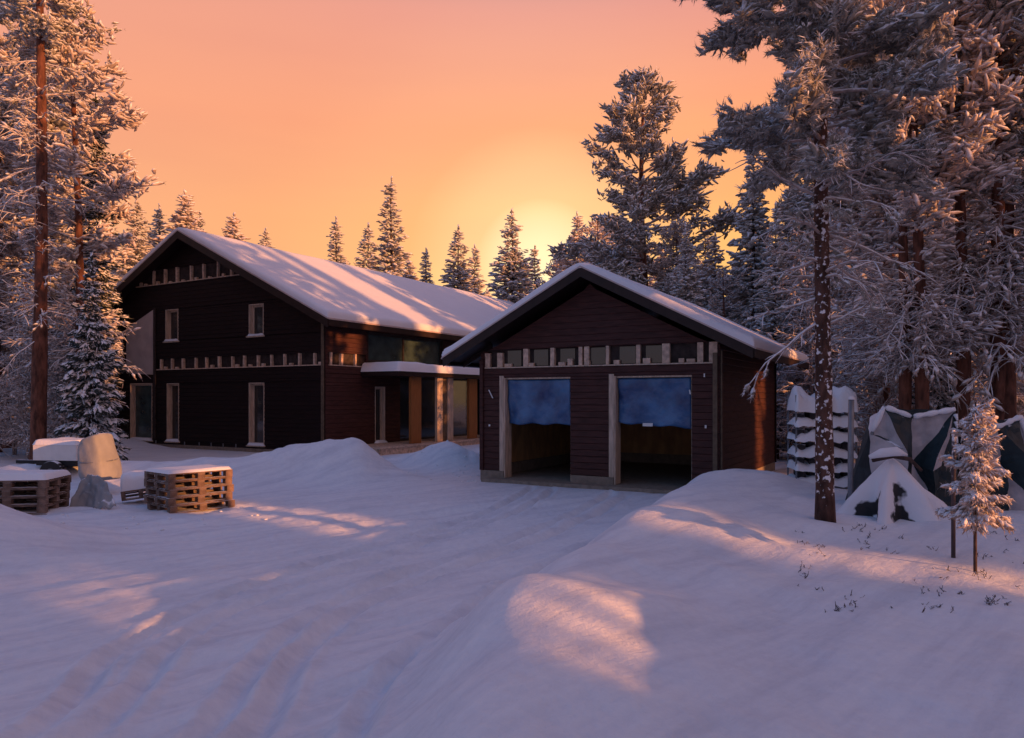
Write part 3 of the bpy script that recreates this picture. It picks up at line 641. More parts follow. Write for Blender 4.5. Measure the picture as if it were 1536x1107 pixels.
def pine(seed, h, r, bare, dens=1.0, tuft=.18, sub=0, needles=8, lean=.0, tr=.17, low_twigs=14, bark='bark_pine', irregular=.35, mname='needle', gap=.0, wob=.12, full=.06, up=0.0, step=.30):
    t = Tree(seed); q = t.r; n = 26; zz = np.linspace(0, h, n)
    P = np.stack([lean * zz + wob * np.sin(zz * .35 + seed), wob * np.cos(zz * .31 + seed * 2) - wob * math.cos(seed * 2), zz], 1); P[:, 0] -= P[0, 0]
    P[0, 2] = -.3
    rad = tr * (1 - zz / h) ** .75 + .015; rad[0] *= 1.25; rad *= 1 + q.normal(0, .04, n); t.trunk.tube(P, rad, 12)
    at_z = lambda zc: np.array([np.interp(zc, zz, P[:, 0]), np.interp(zc, zz, P[:, 1]), zc])
    # bare snowy limbs on the lower trunk
    for i in range(low_twigs):
        zc = q.uniform(.21 * h, bare * h); a = q.uniform(0, 2 * np.pi); L = q.uniform(.25, .8) * r * .8
        B = t.branch(at_z(zc), (math.cos(a), math.sin(a), q.uniform(-.35, .65)), L, q.uniform(.0, .75), q.uniform(0, .35), 7, .018 * (1 + L / 3))
        for k in range(int(4 + L * 6)):
            p, d = t.along(B, q.uniform(.2, 1)); e = d + q.normal(0, .6, 3); C = t.branch(p, e, L * q.uniform(.12, .38), .25, 0, 4, .009, 3)
            if q.rand() < .3 and len(B) > 3: p3, d3 = t.along(C, .7); t.put(p3, d3, tuft * .8, tuft * .35, tuft * .28)
    z0 = bare * h; zc = z0
    while zc < h * .985:
        f = (zc - z0) / (h - z0); prof = (max(full, math.sin(min(1, f * 2.2) * math.pi / 2)) * (1 - f) ** .6 + .06) if f < .97 else .08
        for k in range(q.randint(2, 5)):
            a = q.uniform(0, 2 * np.pi); L = r * prof * q.uniform(1 - irregular * 1.6, 1 + irregular)
            if q.rand() < gap: continue
            if L < .15: L = .15
            el = q.uniform(-.1, .45) + f * .5 + up
            B = t.branch(at_z(zc), (math.cos(a), math.sin(a), el), L, .35, .25, 7, .012 + .012 * L)
            nt_ = int(dens * L / tuft * 12.5)
            ns = max(3, int(L * 4.0)); subs = []
            for _ in range(ns):
                p, d = t.along(B, q.uniform(.30, 1) ** .8); e = d * .8 + q.normal(0, .55, 3); e[2] = e[2] * .5 + .12; Ls = q.uniform(.15, .4) * (L * .55 + .3)
                subs.append(t.branch(p, e, Ls, .1, .2, 4, .008, 3))
            for _ in range(nt_):
                Sb = subs[q.randint(len(subs))] if q.rand() < .85 else B; p, d = t.along(Sb, q.uniform(.25, 1.05) if Sb is not B else q.uniform(.4, 1)); p = p + q.normal(0, tuft * .35, 3)
                e = d + q.normal(0, .45, 3); e[2] -= .1; sz = tuft * q.uniform(.6, 1.4); t.put(p, e, sz * 1.1, sz * .33, sz * .27)
        zc += step * q.uniform(.6, 1.3) * max(1, tuft / .22)
    return t
def spruce(seed, h, r, dens=1.0, tuft=.3, sub=0, tr=.13, bottom=.06, power=.85, ragged=.25, droop=.45, step=.32):
    t = Tree(seed); q = t.r; n = 14; zz = np.linspace(0, h, n); P = np.stack([.04 * np.sin(zz * .6 + seed), .04 * np.cos(zz * .5), zz], 1); P[0, 2] = -.3
    t.trunk.tube(P, tr * (1 - zz / h) + .012, 8); zc = bottom * h
    while zc < h * .985:
        f = zc / h; Lr = r * (1 - f) ** power + .05; nb = max(4, int(q.uniform(5, 8) * (1 if f < .8 else .8))); a0 = q.uniform(0, 6.28)
        for k in range(nb):
            a = a0 + k * 2 * np.pi / nb + q.normal(0, .25); L = Lr * max(.3, q.uniform(1 - ragged * 1.4, 1 + ragged)); dr = droop * q.uniform(.6, 1.3) * (1 - f * .6)
            B = t.branch((P[0, 0], P[0, 1], zc), (math.cos(a), math.sin(a), .18 - .1 * (1 - f) + f * .5), L, dr, dr * .45, 6, .008 + .007 * L)
            side = np.array([-math.sin(a), math.cos(a), 0])
            for _ in range(max(2, int(dens * L / tuft * 5.5))):
                tt = q.uniform(.15, 1.04) ** .8; p, d = t.along(B, tt); w = L * .30 * (1.05 - tt) + tuft * .25; o = q.uniform(-1, 1)
                p = p + side * w * o * 1.2; p[2] -= abs(o) * w * .55 + q.uniform(0, tuft * .25); e = d * 1.0 + side * o * .9 + np.array([0, 0, -.35]) + q.normal(0, .25, 3)
                sz = tuft * q.uniform(.6, 1.35) * (1.0 if f < .75 else .75); t.put(p, e, sz, sz * .42, sz * .30)
        zc += step * q.uniform(.7, 1.2) * (1 - .35 * f)
    for _ in range(6): t.put((0, 0, h - q.uniform(0, .5)), (q.normal(0, .2), q.normal(0, .2), 1), tuft * .9, tuft * .3, tuft * .3)
    return t
def brush(seed, h, r, nst=5, dens=1.0, leafy=0.0):
    """leafless tangle of frosted limbs (young birch and dead pine limbs)"""
    t = Tree(seed); q = t.r
    for s_ in range(nst):
        a = q.uniform(0, 6.28); n = 10; zz = np.linspace(0, h * q.uniform(.75, 1), n); dx = q.uniform(.0, .14) * (s_ > 0); P = np.stack([np.cos(a) * (dx * zz + .1 * s_ * .3) + .05 * np.sin(zz * 1.3 + s_), np.sin(a) * (dx * zz + .1 * s_ * .3) + .05 * np.cos(zz * 1.1), zz], 1); P[0, 2] = -.3
        t.trunk.tube(P, .035 * (1.3 if s_ == 0 else .8) * (1 - zz / zz[-1] * .85), 6)
        for i in range(int(26 * dens)):
            u = q.uniform(.12, .98); p, d = t.along(P, u); a2 = q.uniform(0, 6.28); L = r * q.uniform(.4, 1) * (1.1 - u * .8)
            B = t.branch(p, (math.cos(a2), math.sin(a2), q.uniform(-.1, .7)), L, .25, 0, 6, .014)
            for k in range(7):
                p2, d2 = t.along(B, q.uniform(.2, 1)); e = d2 + q.normal(0, .55, 3); C = t.branch(p2, e, L * q.uniform(.2, .5), .15, 0, 4, .009, 3)
                for j in range(2): p3, d3 = t.along(C, q.uniform(.3, 1)); t.branch(p3, d3 + q.normal(0, .6, 3), L * q.uniform(.1, .22), .1, 0, 3, .007, 3)
                if q.rand() < leafy: p3, d3 = t.along(C, .8); t.put(p3, d3, .2, .09, .07)
    return t
PROTO = {}
def proto(key, name, t, m, bark, sub=0, needles=0, nl=.6):
    """a thing with its own trunk, bare branches and crown; kept as data and linked on first use"""
    tm = t.trunk.mesh('trunk', M[bark], smooth=True); bm_ = t.tw.mesh('branches', M['twig'], smooth=True) if t.tw.n else None
    cm = t.crown('crown', M[m], sub, needles, nl=nl) if t.tuft else None
    PROTO[key] = (name, tm, bm_, cm)
def plant(key, x, y, label, s=1.0, rz=None, group=None, cat='tree', z=None, sz=None, tilt=0.0):
    name, tm, bm_, cm = PROTO[key]
    r = empty(name, (x, y, (gz(x, y) if z is None else z) - .03), random.uniform(0, 6.28) if rz is None else rz)
    r.scale = (s, s, sz or s); r.rotation_euler[0] = tilt
    for nm, me in (('trunk', tm), ('branches', bm_), ('crown', cm)):
        if me is None: continue
        o = bpy.data.objects.new(nm, me); COL.objects.link(o); o.parent = r
    return tag(r, label, cat, group)
proto('near_pine', 'pine_tree', pine(21, 12.5, 2.0, .40, dens=1.8, tuft=.17, sub=1, needles=12, tr=.11, low_twigs=44, lean=.0, full=.6, up=-.15, wob=.03, step=.2), 'needle', 'bark_snowy', 1, 26, nl=1.0)
proto('pine_b', 'pine_tree', pine(33, 14, 2.5, .42, dens=.8, tuft=.20, needles=8, tr=.15, low_twigs=100), 'needle', 'bark_pine', 0, 14, nl=1.0)
proto('tall_pine', 'pine_tree', pine(38, 18, 2.4, .66, dens=.9, tuft=.22, needles=6, tr=.20, low_twigs=90, wob=.05), 'needle', 'bark_pine', 0, 6)
proto('pine_c', 'pine_tree', pine(45, 15, 3.1, .42, dens=.75, tuft=.25, needles=5, tr=.16, low_twigs=110, irregular=.5, gap=.15), 'needle3', 'bark_pine', 0, 5)
proto('pine_d', 'pine_tree', pine(57, 12, 2.4, .36, dens=.75, tuft=.23, needles=5, tr=.12, low_twigs=100), 'needle3', 'bark_pine', 0, 5)
proto('big_pine', 'pine_tree', pine(64, 16, 4.3, .22, dens=1.25, tuft=.32, needles=5, tr=.22, low_twigs=26, irregular=.22, gap=.0, step=.22, full=.7), 'needle', 'bark_pine', 0, 5)
proto('spruce_a', 'spruce_tree', spruce(3, 11, 2.1, tuft=.34), 'needle2', 'bark_dark')
proto('spruce_b', 'spruce_tree', spruce(4, 12, 1.6, tuft=.32, ragged=.35), 'needle2', 'bark_dark')
proto('spruce_c', 'spruce_tree', spruce(5, 12, 1.25, tuft=.30, ragged=.4, power=.7), 'needle2', 'bark_dark')
proto('spruce_d', 'spruce_tree', spruce(6, 10, 2.3, tuft=.36, ragged=.3), 'needle3', 'bark_dark')
proto('laden_spruce', 'spruce_tree', spruce(8, 6.2, 1.35, dens=1.25, tuft=.30, sub=1, droop=.85, ragged=.35, step=.34), 'needle_dark', 'bark_dark', 1, 5, .8)
proto('column_spruce', 'spruce_tree', spruce(9, 12, .75, dens=1.2, tuft=.24, droop=.7, power=.35, ragged=.4, step=.25), 'needle_dark', 'bark_dark', 0, 4, .8)
proto('small_spruce', 'spruce_sapling', spruce(12, 2.1, .38, dens=1.1, tuft=.13, sub=1, tr=.022, droop=1.0, step=.13, bottom=.30, power=.35, ragged=.8), 'needle3', 'bark_dark', 1, 6, .9)
proto('shade_pine', 'pine_tree', pine(71, 11, 1.6, .42, dens=1.2, tuft=.26, needles=0, tr=.10, low_twigs=0, full=.85, up=.05, wob=.03, step=.22), 'needle', 'bark_pine')
proto('brush_a', 'birch_tree', brush(14, 6.5, 2.0, 4), 'needle3', 'twig')
proto('brush_b', 'birch_tree', brush(15, 5.0, 1.6, 5, 1.0, .25), 'needle3', 'twig')
def P2(px, Y): return ((px - CX) / FPX * Y, Y)
# ---- named trees
plant('near_pine', *P2(1238, 10.3), 'snow-crusted pine with a thick trunk standing closest, right of the garage', s=1.0, rz=.6)
x, y = P2(57, 21.0); plant('tall_pine', x, y, 'tall pine with a bare orange-brown trunk behind the left pallet stack', s=1.0, rz=2.2)
x, y = P2(1322, 17.5); plant('pine_b', x, y, 'reddish pine behind the dark tarpaulin shelter', s=1.0, rz=4.0)
plant('big_pine', *P2(972, 36), 'large spreading pine rising behind the garage roof', s=1.12, rz=.5)
plant('laden_spruce', *P2(138, 20.5), 'drooping spruce heavy with snow beside the left end of the house', s=.72, sz=.98)
plant('column_spruce', *P2(145, 24), 'narrow columnar spruce behind the snow-laden one left of the house', s=1.0)
plant('pine_d', *P2(112, 23), 'pine with sunlit boughs reaching out to the right at the top left', s=1.2, rz=1.0)
plant('tall_pine', *P2(-8, 24), 'dark-trunked pine at the very left edge', s=.85, rz=.3)
plant('laden_spruce', *P2(1405, 16.5), 'small dark spruce with drooping boughs behind the tarpaulin shelter', s=.62, rz=2)
plant('small_spruce', *P2(1466, 7.55), 'small frosted sapling with curling twigs on a bare stem at the right', s=.56, sz=.84, rz=1.3, cat='sapling')
# ---- skyline spruces behind the house, each placed from its own top
SKY = [(205, 300, 46, 'spruce_a', 'spruce left of the house gable, its top just right of the tall left pines'), (240, 306, 50, 'spruce_b', 'thin spruce between two fuller ones left of the house ridge'),
       (277, 284, 48, 'spruce_d', 'full spruce rising directly behind the peak of the house gable'), (301, 318, 52, 'spruce_c', 'slim pale spruce just right of the house gable peak'),
       (352, 318, 50, 'spruce_d', 'small sunlit spruce above the left part of the house ridge'), (398, 342, 60, 'spruce_b', 'lone tiny spruce top poking above the house ridge'),
       (505, 325, 55, 'spruce_b', 'spruce standing alone above the middle of the house ridge'), (553, 336, 62, 'spruce_a', 'spruce directly left of the tallest slender one above the house ridge'),
       (588, 266, 55, 'spruce_c', 'tallest slender spire spruce behind the house roof'), (640, 372, 62, 'spruce_b', 'short spruce right of the slender spire spruce'),
       (688, 339, 60, 'spruce_a', 'broad spruce behind the right end of the house ridge'), (712, 366, 64, 'spruce_b', 'shorter spruce leaning on the broad one at the right end of the house ridge'),
       (768, 314, 55, 'spruce_a', 'dark conical spruce between the house roof and the garage roof'), (803, 368, 60, 'spruce_b', 'spruce just right of the dark conical one, against the brightest sky'),
       (612, 385, 64, 'spruce_d', 'low spruce at the right foot of the slender spire spruce'), (845, 366, 58, 'spruce_d', 'pale spruce left of the large spreading pine')]
HT = {'spruce_a': 11, 'spruce_b': 12, 'spruce_c': 12, 'spruce_d': 10, 'pine_c': 15, 'pine_d': 12, 'pine_b': 14, 'big_pine': 16}
for px, py, Y, k, lab in SKY:
    x, y, zt_ = at(px, py, Y); g0 = gz(x, y); plant(k, x, y, lab, s=(zt_ - g0) / HT[k] * 1.3, sz=(zt_ - g0) / HT[k], group='spruces on the skyline behind the roofs')
# ---- trees filling in behind the roofs
rr = random.Random(77)
def fill(n, pr, Yr, top, keys, label, group, cat='tree'):
    for i in range(n):
        
        for _try in range(12):
            px = pr[0] + (pr[1] - pr[0]) * (i + rr.uniform(.1, .9)) / n; Y = rr.uniform(*Yr); x, y = P2(px, Y); tq = -x * SUN_H.y + y * SUN_H.x
            if not (x > 2.5 and (abs(tq - 20.4) < 2.3 or abs(tq - 24.3) < 2.1 or abs(tq - 28.3) < 1.5)): break
        k = rr.choice(keys); py = rr.uniform(*top(px)); zt_ = EYE - (py - HY) / FPX * Y
        plant(k, x, y, label, s=max(.3, (zt_ - .2) / HT.get(k, 6.5)), group=group, cat=cat)
fill(9, (150, 330), (50, 62), lambda p: (335, 385), ['spruce_a', 'spruce_b', 'spruce_d'], 'low spruce in the belt behind the left end of the house', 'spruce belt behind the house')
fill(12, (660, 900), (66, 80), lambda p: (395, 440), ['spruce_a', 'spruce_d'], 'distant spruce low between the two roofs', 'distant spruces between the roofs')
fill(7, (835, 1000), (42, 54), lambda p: (300, 400), ['pine_d', 'spruce_d', 'pine_c'], 'pine or spruce crowded around the large pine behind the garage', 'trees crowded behind the garage')
fill(15, (1000, 1190), (26, 44), lambda p: (310, 420), ['pine_d', 'pine_c', 'spruce_d', 'spruce_a'], 'frosted tree in the thicket behind the right half of the garage', 'thicket behind the garage')
fill(17, (1120, 1560), (25, 36), lambda p: (170, 360), ['pine_c', 'spruce_a', 'pine_d', 'spruce_b'], 'tree in the far rows of the forest on the right', 'far forest on the right')
fill(13, (1225, 1620), (20, 31), lambda p: (30, 230), ['pine_c', 'pine_d', 'pine_b'], 'tall frosted pine in the forest on the right', 'tall pines in the forest on the right')
fill(6, (1330, 1600), (13, 20), lambda p: (-330, -100), ['pine_b', 'pine_d'], 'near tall pine at the right edge with its crown above the picture', 'near pines at the right edge')
for i in range(17):
    px = 1195 + 23 * i + rr.uniform(-12, 12); Y = rr.uniform(23, 29) if i < 3 else rr.uniform(16, 25)
    while abs(-P2(px, Y)[0] * SUN_H.y + Y * SUN_H.x - 20.6) < 2.2 or abs(-P2(px, Y)[0] * SUN_H.y + Y * SUN_H.x - 24.2) < 1.3: Y += .4
    plant(rr.choice(['brush_a', 'brush_b']), *P2(px, Y), 'leafless frosted birch thicket behind the tarpaulins and rack', s=rr.uniform(.8, 1.5), group='frosted birch thickets on the right')
fill(12, (-60, 95), (24, 42), lambda p: (-60, 230), ['pine_c', 'pine_d', 'pine_b', 'spruce_b'], 'frosted tree in the forest left of the house', 'forest left of the house')
for i in range(7): plant(rr.choice(['brush_a', 'brush_b']), *P2(-30 + 26 * i, rr.uniform(21, 27)), 'leafless frosted thicket under the pines on the left', s=rr.uniform(.6, 1.0), group='frosted thickets on the left')
# ---- forest beside and behind the camera: it stands between the low sun and the clearing.
# gaps: sight lines along which the sun comes through (point, half width at the trees)
EDGE_SEED = 14
GAPS = [(20.3, .10), (24.7, .35), (29.5, .3), (4.75, .5), (8.95, .1)]
sn = np.array([-SUN_H.y, SUN_H.x])
rb = random.Random(EDGE_SEED)
main_random = random.getstate(); random.seed(EDGE_SEED)
cnt = 0
for row in range(7):
    for j in range(52):
        tcoord = -26 + j * 1.25 + rb.uniform(-.4, .4) + row * .37; dist = 22 + row * 3.2 + rb.uniform(-1.2, 1.2)
        x = SUN_H.x * dist + sn[0] * tcoord; y = SUN_H.y * dist + sn[1] * tcoord
        if tcoord > 30.5 or (tcoord > 25.5 and row not in (0, 3, 5)) or (12 < tcoord < 16 and row in (1, 4)) or (26 < tcoord < 29.3 and row % 2): continue
        if y > 3 and abs(x / y) < .80: continue
        k = rb.choice(['spruce_b', 'spruce_c', 'column_spruce', 'spruce_b']); hh = rb.uniform(9.5, 12.5) if tcoord < 22.5 else rb.uniform(12, 14.5); hh = 19 if row in (0, 3, 5) and (20.9 < tcoord < 23.7 or 26.3 < tcoord < 28.6) else hh; cr = {'spruce_b': 1.1, 'spruce_c': .9, 'column_spruce': .7}[k]
        if any(abs(tcoord - c) < w_ + cr for c, w_ in GAPS): continue
        plant(k, x, y, 'spruce of the forest edge beside the clearing, outside the view', s=.86, sz=hh / 11.5, group='forest edge beside the clearing'); cnt += 1
for k in range(6):  # unseen pines, added so their crowns shade the drive beyond the sunlit mound
    t_ = 4.6 + (k % 3 - 1) * .95 + (.45 if k > 2 else 0); d_ = 23.0 if k < 3 else 28.0
    plant('shade_pine', SUN_H.x * d_ + sn[0] * t_, SUN_H.y * d_ + sn[1] * t_, 'tall pine added outside the view to keep the left driveway shaded', s=1.0 if k < 3 else 1.13, group='tall pines added outside the view for shade')
random.setstate(main_random)

# ------------------------------------------------------------------ pallets
def make_pallet(Lx=1.25, Ly=.95):
    r = empty('pallet'); H = .144
    b = MB()
    for i in range(6): y0 = i * (Ly - .12) / 5; b.box((0, y0, .122), (Lx, y0 + .12, .144))
    part(b, 'top_deck', M['pallet'], r, bevel=.003)
    for x0 in (0, Lx / 2 - .07, Lx - .14): b = MB(); b.box((x0, 0, .1), (x0 + .14, Ly, .1215)); [b.box((x0, y0, .022), (x0 + .14, y0 + .11, .0995)) for y0 in (0, Ly / 2 - .055, Ly - .11)]; part(b, 'stringer', M['pallet'], r, bevel=.003)
    b = MB()
    for y0 in (0, Ly / 2 - .06, Ly - .12): b.box((0, y0, 0), (Lx, y0 + .12, .0215))
    part(b, 'bottom_deck', M['pallet'], r, bevel=.003); return r
def snow_cap(parent, x0, x1, y0, y1, z0, T, seed=0, nx=26, ny=22, name='snow_cap', amp=.3):
    A, B = np.meshgrid(np.linspace(x0, x1, nx), np.linspace(y0, y1, ny)); e = np.clip(np.minimum(np.minimum(A - x0, x1 - A), np.minimum(B - y0, y1 - B)) / (T * .9), 0, 1)
    Z = z0 + T * np.sqrt(np.clip(1 - (1 - e) ** 2, 0, 1)) * (1 + amp * fbm(A * 2 + seed, B * 2, 3)); i, j = np.meshgrid(np.arange(ny - 1), np.arange(nx - 1), indexing='ij')
    b = MB(); b.add(np.column_stack([A.ravel(), B.ravel(), Z.ravel()]), np.stack([i * nx + j, i * nx + j + 1, (i + 1) * nx + j + 1, (i + 1) * nx + j], -1).reshape(-1, 4)); return part(b, name, M['snow'], parent, smooth=True)
pal = make_pallet(); first = True
ORD = ['bottom pallet', 'second lowest pallet', 'middle pallet', 'second highest pallet', 'top pallet']
def stack(x, y, z0, rz, n, where, dz=.146):
    global first
    for i in range(n):
        o = pal if first else copy_tree(pal); first = False
        jx, jy = rr.uniform(-.02, .02), rr.uniform(-.02, .02); o.location = (x + jx, y + jy, z0 + i * dz); o.rotation_euler = (0, 0, rz + rr.uniform(-.02, .02))
        tag(o, ORD[i] + ' of the stack ' + where, 'pallet', 'wooden pallets stacked in the snow'); last = o
    return last
x, y, _ = at(253, 770, 13.3); top1 = stack(x, y, .0, R(50), 5, 'left of the snow berm'); snow_cap(top1, 0, 1.25, 0, .95, .1445, .05, 1)
x, y = (-8.05, 12.75); top2 = stack(x, y, -.04, R(96), 5, 'at the left edge behind the snow heap'); top2_s = snow_cap(top2, 0, 1.25, 0, .95, .1445, .11, 2)
# left stack: its long side faces the camera
for o in [q for q in COL.objects if q.name.startswith('pallet') and q.parent is None and q.location[0] < -7.5]: o.rotation_euler[2] = R(8) + rr.uniform(-.02, .02); o.location[0] -= 1.22; o.location[1] -= .2; 
sp_ = copy_tree(pal); x, y, _ = at(172, 752, 13.9); sp_.location = (x, y + .25, .12); sp_.rotation_euler = (R(4), R(-6), R(28)); sp_.scale = (.55, .8, 1.3); tag(sp_, 'short broken pallet lying between the two stacks under a lump of snow', 'pallet', 'wooden pallets stacked in the snow')
snow_cap(sp_, 0, 1.25, 0, .95, .1445, .2, 5)

# ------------------------------------------------------------------ things on the left
def wrapped_bag():
    # pale cover tipped over an upright bundle
    x, y = P2(152, 16.0); r = empty('covered_bundle', (x, y, .35), R(-15)); b = MB(); k = 28; rings = []
    prof = [(0, .33, .34), (.1, .37, .37), (.3, .37, .36), (.5, .34, .35), (.72, .30, .32), (.88, .26, .30), (.93, .235, .275), (.95, .12, .14), (.955, .01, .01)]
    for (zz_, a, c) in prof:
        an = np.arange(k) / k * 2 * np.pi; sq = 1 / np.maximum(np.abs(np.cos(an)), np.abs(np.sin(an))) ** .55; w = 1 + .035 * np.sin(an * 7 + zz_ * 9) + .02 * np.sin(an * 3 + zz_ * 21)
        rings.append(np.stack([a * np.cos(an) * sq * w + zz_ * -.16, c * np.sin(an) * sq * w, np.full(k, zz_) + .10 * a / .25 * np.cos(an) * (zz_ > .8)], 1))
    V = np.concatenate(rings); F = []
    for i in range(len(prof) - 1): a = i * k + np.arange(k); c = i * k + (np.arange(k) + 1) % k; F.append(np.stack([a, c, c + k, a + k], 1))
    b.add(V, [np.concatenate(F)]); o = part(b, 'cover', M['pale_tarp'], r, smooth=True); s = o.modifiers.new('s', 'SUBSURF'); s.levels = s.render_levels = 2
    b = MB(); b.tube([(.36 * math.cos(a) - .06, .38 * math.sin(a), .42 + .03 * math.sin(a)) for a in np.linspace(0, 6.283, 24)], .012, 6); part(b, 'strap', M['steel'], r, smooth=True)
    tag(r, 'upright bundle under a pale plastic cover, between the pallets and the house', 'bundle'); return r
bg = wrapped_bag(); bg.scale = (1.0, 1.0, .98)
def trailer():
    x, y = P2(100, 17.4); r = empty('utility_trailer', (x, y, .05), R(-8)); b = MB()
    b.box((-.45, -.5, .62), (.65, .5, .66)); b.box((-.45, -.5, .66), (-.42, .5, .98)); b.box((.62, -.5, .66), (.65, .5, .98)); b.box((-.42, -.5, .66), (.62, -.47, .98)); b.box((-.42, .47, .66), (.62, .5, .98)); part(b, 'box', M['white'], r, bevel=.005)
    for s_ in (-1, 1):
        for q in (0,):
            b = MB(); P = [(.1, s_ * .56 - .07, .32), (.1, s_ * .56 + .07, .32)]; b.tube(P, .3, 20); w = part(b, 'wheel', M['black_metal'], r, smooth=False, bevel=.02); b = MB(); b.tube([(.1, s_ * .56 - .075, .32), (.1, s_ * .56 + .075, .32)], .13, 14); part(b, 'rim', M['steel'], w)
    b = MB(); b.box((-1.3, -.04, .5), (.6, .04, .58)); b.box((-.4, -.46, .5), (.6, .46, .618)); part(b, 'chassis', M['black_metal'], r)
    snow_cap(r, -.46, .66, -.51, .51, .975, .12, 3); tag(r, 'small white box trailer topped with snow behind the left pallet stack', 'trailer')
trailer()
def cover_sheet():
    # loose grey sheet slumping to the ground next to the bundle
    x, y, _ = at(148, 755, 13.8); r = MB(); nx, ny = 30, 30; A, B = np.meshgrid(np.linspace(-.5, .5, nx), np.linspace(0, 1, ny)); wdt = .35 + .45 * B
    X = A * wdt * 1.1 + .18 * B - .1; Y = -.35 * B - .2 * np.sin(A * 6) * B * .5 + .05 * fbm(A * 4, B * 4, 3); Z = .60 * (1 - B ** 1.3) * (1 - .35 * np.abs(A) * (1 - B)) + .10 * fbm(A * 4 + 4, B * 4, 3) + .03 * np.sin(A * 30 + 6 * B) * B + .05
    i, j = np.meshgrid(np.arange(ny - 1), np.arange(nx - 1), indexing='ij'); r.add(np.column_stack([X.ravel(), Y.ravel(), Z.ravel()]), np.stack([i * nx + j, (i + 1) * nx + j, (i + 1) * nx + j + 1, i * nx + j + 1], -1).reshape(-1, 4))
    o = r.build('plastic_sheet', M['pale_tarp'], smooth=True); o.location = (x, y, .02); m = o.modifiers.new('t', 'SOLIDIFY'); m.thickness = .01
    tag(o, 'crumpled grey plastic sheet slumped in the snow between the pallet stacks', 'sheet')
cover_sheet()

# ------------------------------------------------------------------ right-hand side: rack of blocks, pole, tarpaulin shelters
def rack():
    x, y = P2(1232, 14.6); g0 = gz(x, y); r = empty('storage_rack', (x, y, g0 - .05), R(-6)); W_, D_, H_ = 1.12, .6, 1.72
    for sx in (-1, 1):
        for sy in (-1, 1): b = MB(); b.box((sx * W_ / 2 - .013, sy * D_ / 2 - .013, 0), (sx * W_ / 2 + .013, sy * D_ / 2 + .013, H_ + .1)); part(b, 'post', M['steel'], r)
    lv = [.12, .40, .68, .98, 1.27, 1.55]
    for i, z_ in enumerate(lv):
        b = MB(); b.box((-W_ / 2 + .021, -D_ / 2, z_ - .03), (W_ / 2 - .021, D_ / 2, z_)); sh = part(b, 'shelf', M['steel'], r); 
        b = MB(); nx, ny = 40, 14; A, B = np.meshgrid(np.linspace(-W_ / 2 - .03, W_ / 2 + .03, nx), np.linspace(-D_ / 2 - .07, D_ / 2 + .03, ny)); e = np.clip(np.minimum(np.minimum(A - A.min(), A.max() - A), np.minimum(B - B.min(), B.max() - B)) / .1, 0, 1)
        hh = (.13 if i < 5 else .30) * (1 + 1.1 * fbm(A * 5 + i * 5, B * 3, 2)); Z = z_ - .03 + hh * np.sqrt(np.clip(1 - (1 - e) ** 2, 0, 1)) - .03 * sstep(-D_ / 2 + .02, -D_ / 2 - .05, B) * (1 + fbm(A * 9 + i, B, 2) * 2)
        ii, jj = np.meshgrid(np.arange(ny - 1), np.arange(nx - 1), indexing='ij'); b.add(np.column_stack([A.ravel(), B.ravel(), Z.ravel()]), np.stack([ii * nx + jj, ii * nx + jj + 1, (ii + 1) * nx + jj + 1, (ii + 1) * nx + jj], -1).reshape(-1, 4)); part(b, 'shelf_snow', M['snow'], sh, smooth=True)
    tag(r, 'open metal rack buried in snow on every shelf, behind the near pine', 'rack')
    c, s_ = math.cos(R(-6)), math.sin(R(-6)); 
    NM = ['bottom', 'second', 'third', 'fourth', 'fifth']
    for i, z_ in enumerate(lv[:-1]):
        for k in range(5):
            u = -.43 + k * .215 + rr.uniform(-.02, .02); hgt = rr.uniform(.17, .22); b = MB(); w = .15
            b.box((-w / 2, -.19, 0), (w / 2, -.16, hgt)); b.box((-w / 2, .16, 0), (w / 2, .19, hgt)); b.box((-w / 2, -.1585, 0), (-w / 2 + .03, .1585, hgt)); b.box((w / 2 - .03, -.1585, 0), (w / 2, .1585, hgt)); b.box((-w / 2 + .031, -.02, 0), (w / 2 - .031, .02, hgt))
            o = b.build('hollow_block', M['block'], bevel=.008); o.location = (x + u * c, y + u * s_ - .02, g0 - .05 + z_); o.rotation_euler[2] = R(-6) + rr.uniform(-.1, .1)
            tag(o, f'grey hollow block half hidden by snow on the {NM[i]} shelf of the rack', 'block', f'hollow blocks on the {NM[i]} shelf of the rack')
rack()
def pole(px, py, Y, h, rad, nm, lab, m):
    x, y = P2(px, Y); b = MB(); b.tube([(0, 0, -.4), (.0, 0, h * .5), (.01, 0, h)], rad, 12); c = MB(); r = empty(nm, (x, y, gz(x, y))); part(b, 'shaft', M[m], r, smooth=True)
    b = MB(); b.tube([(.01, 0, h), (.01, 0, h + .03), (.01, 0, h + .06)], [rad * 1.25, rad * 1.1, rad * .3], 12); part(b, 'snow_cap', M['snow'], r, smooth=True); tag(r, lab, 'pole')
pole(1276, 760, 12.0, 1.72, .045, 'steel_pole', 'plain grey steel pole between the rack and the tarpaulin shelter', 'steel')
pole(1430, 835, 8.2, 1.35, .022, 'marker_stake', 'thin dark stake with clinging snow left of the frosted sapling', 'stalk')
M['dusted_tarp'] = mat('snow_dusted_tarpaulin', (.40, .38, .40), .75, .3, 3, .02, 8)
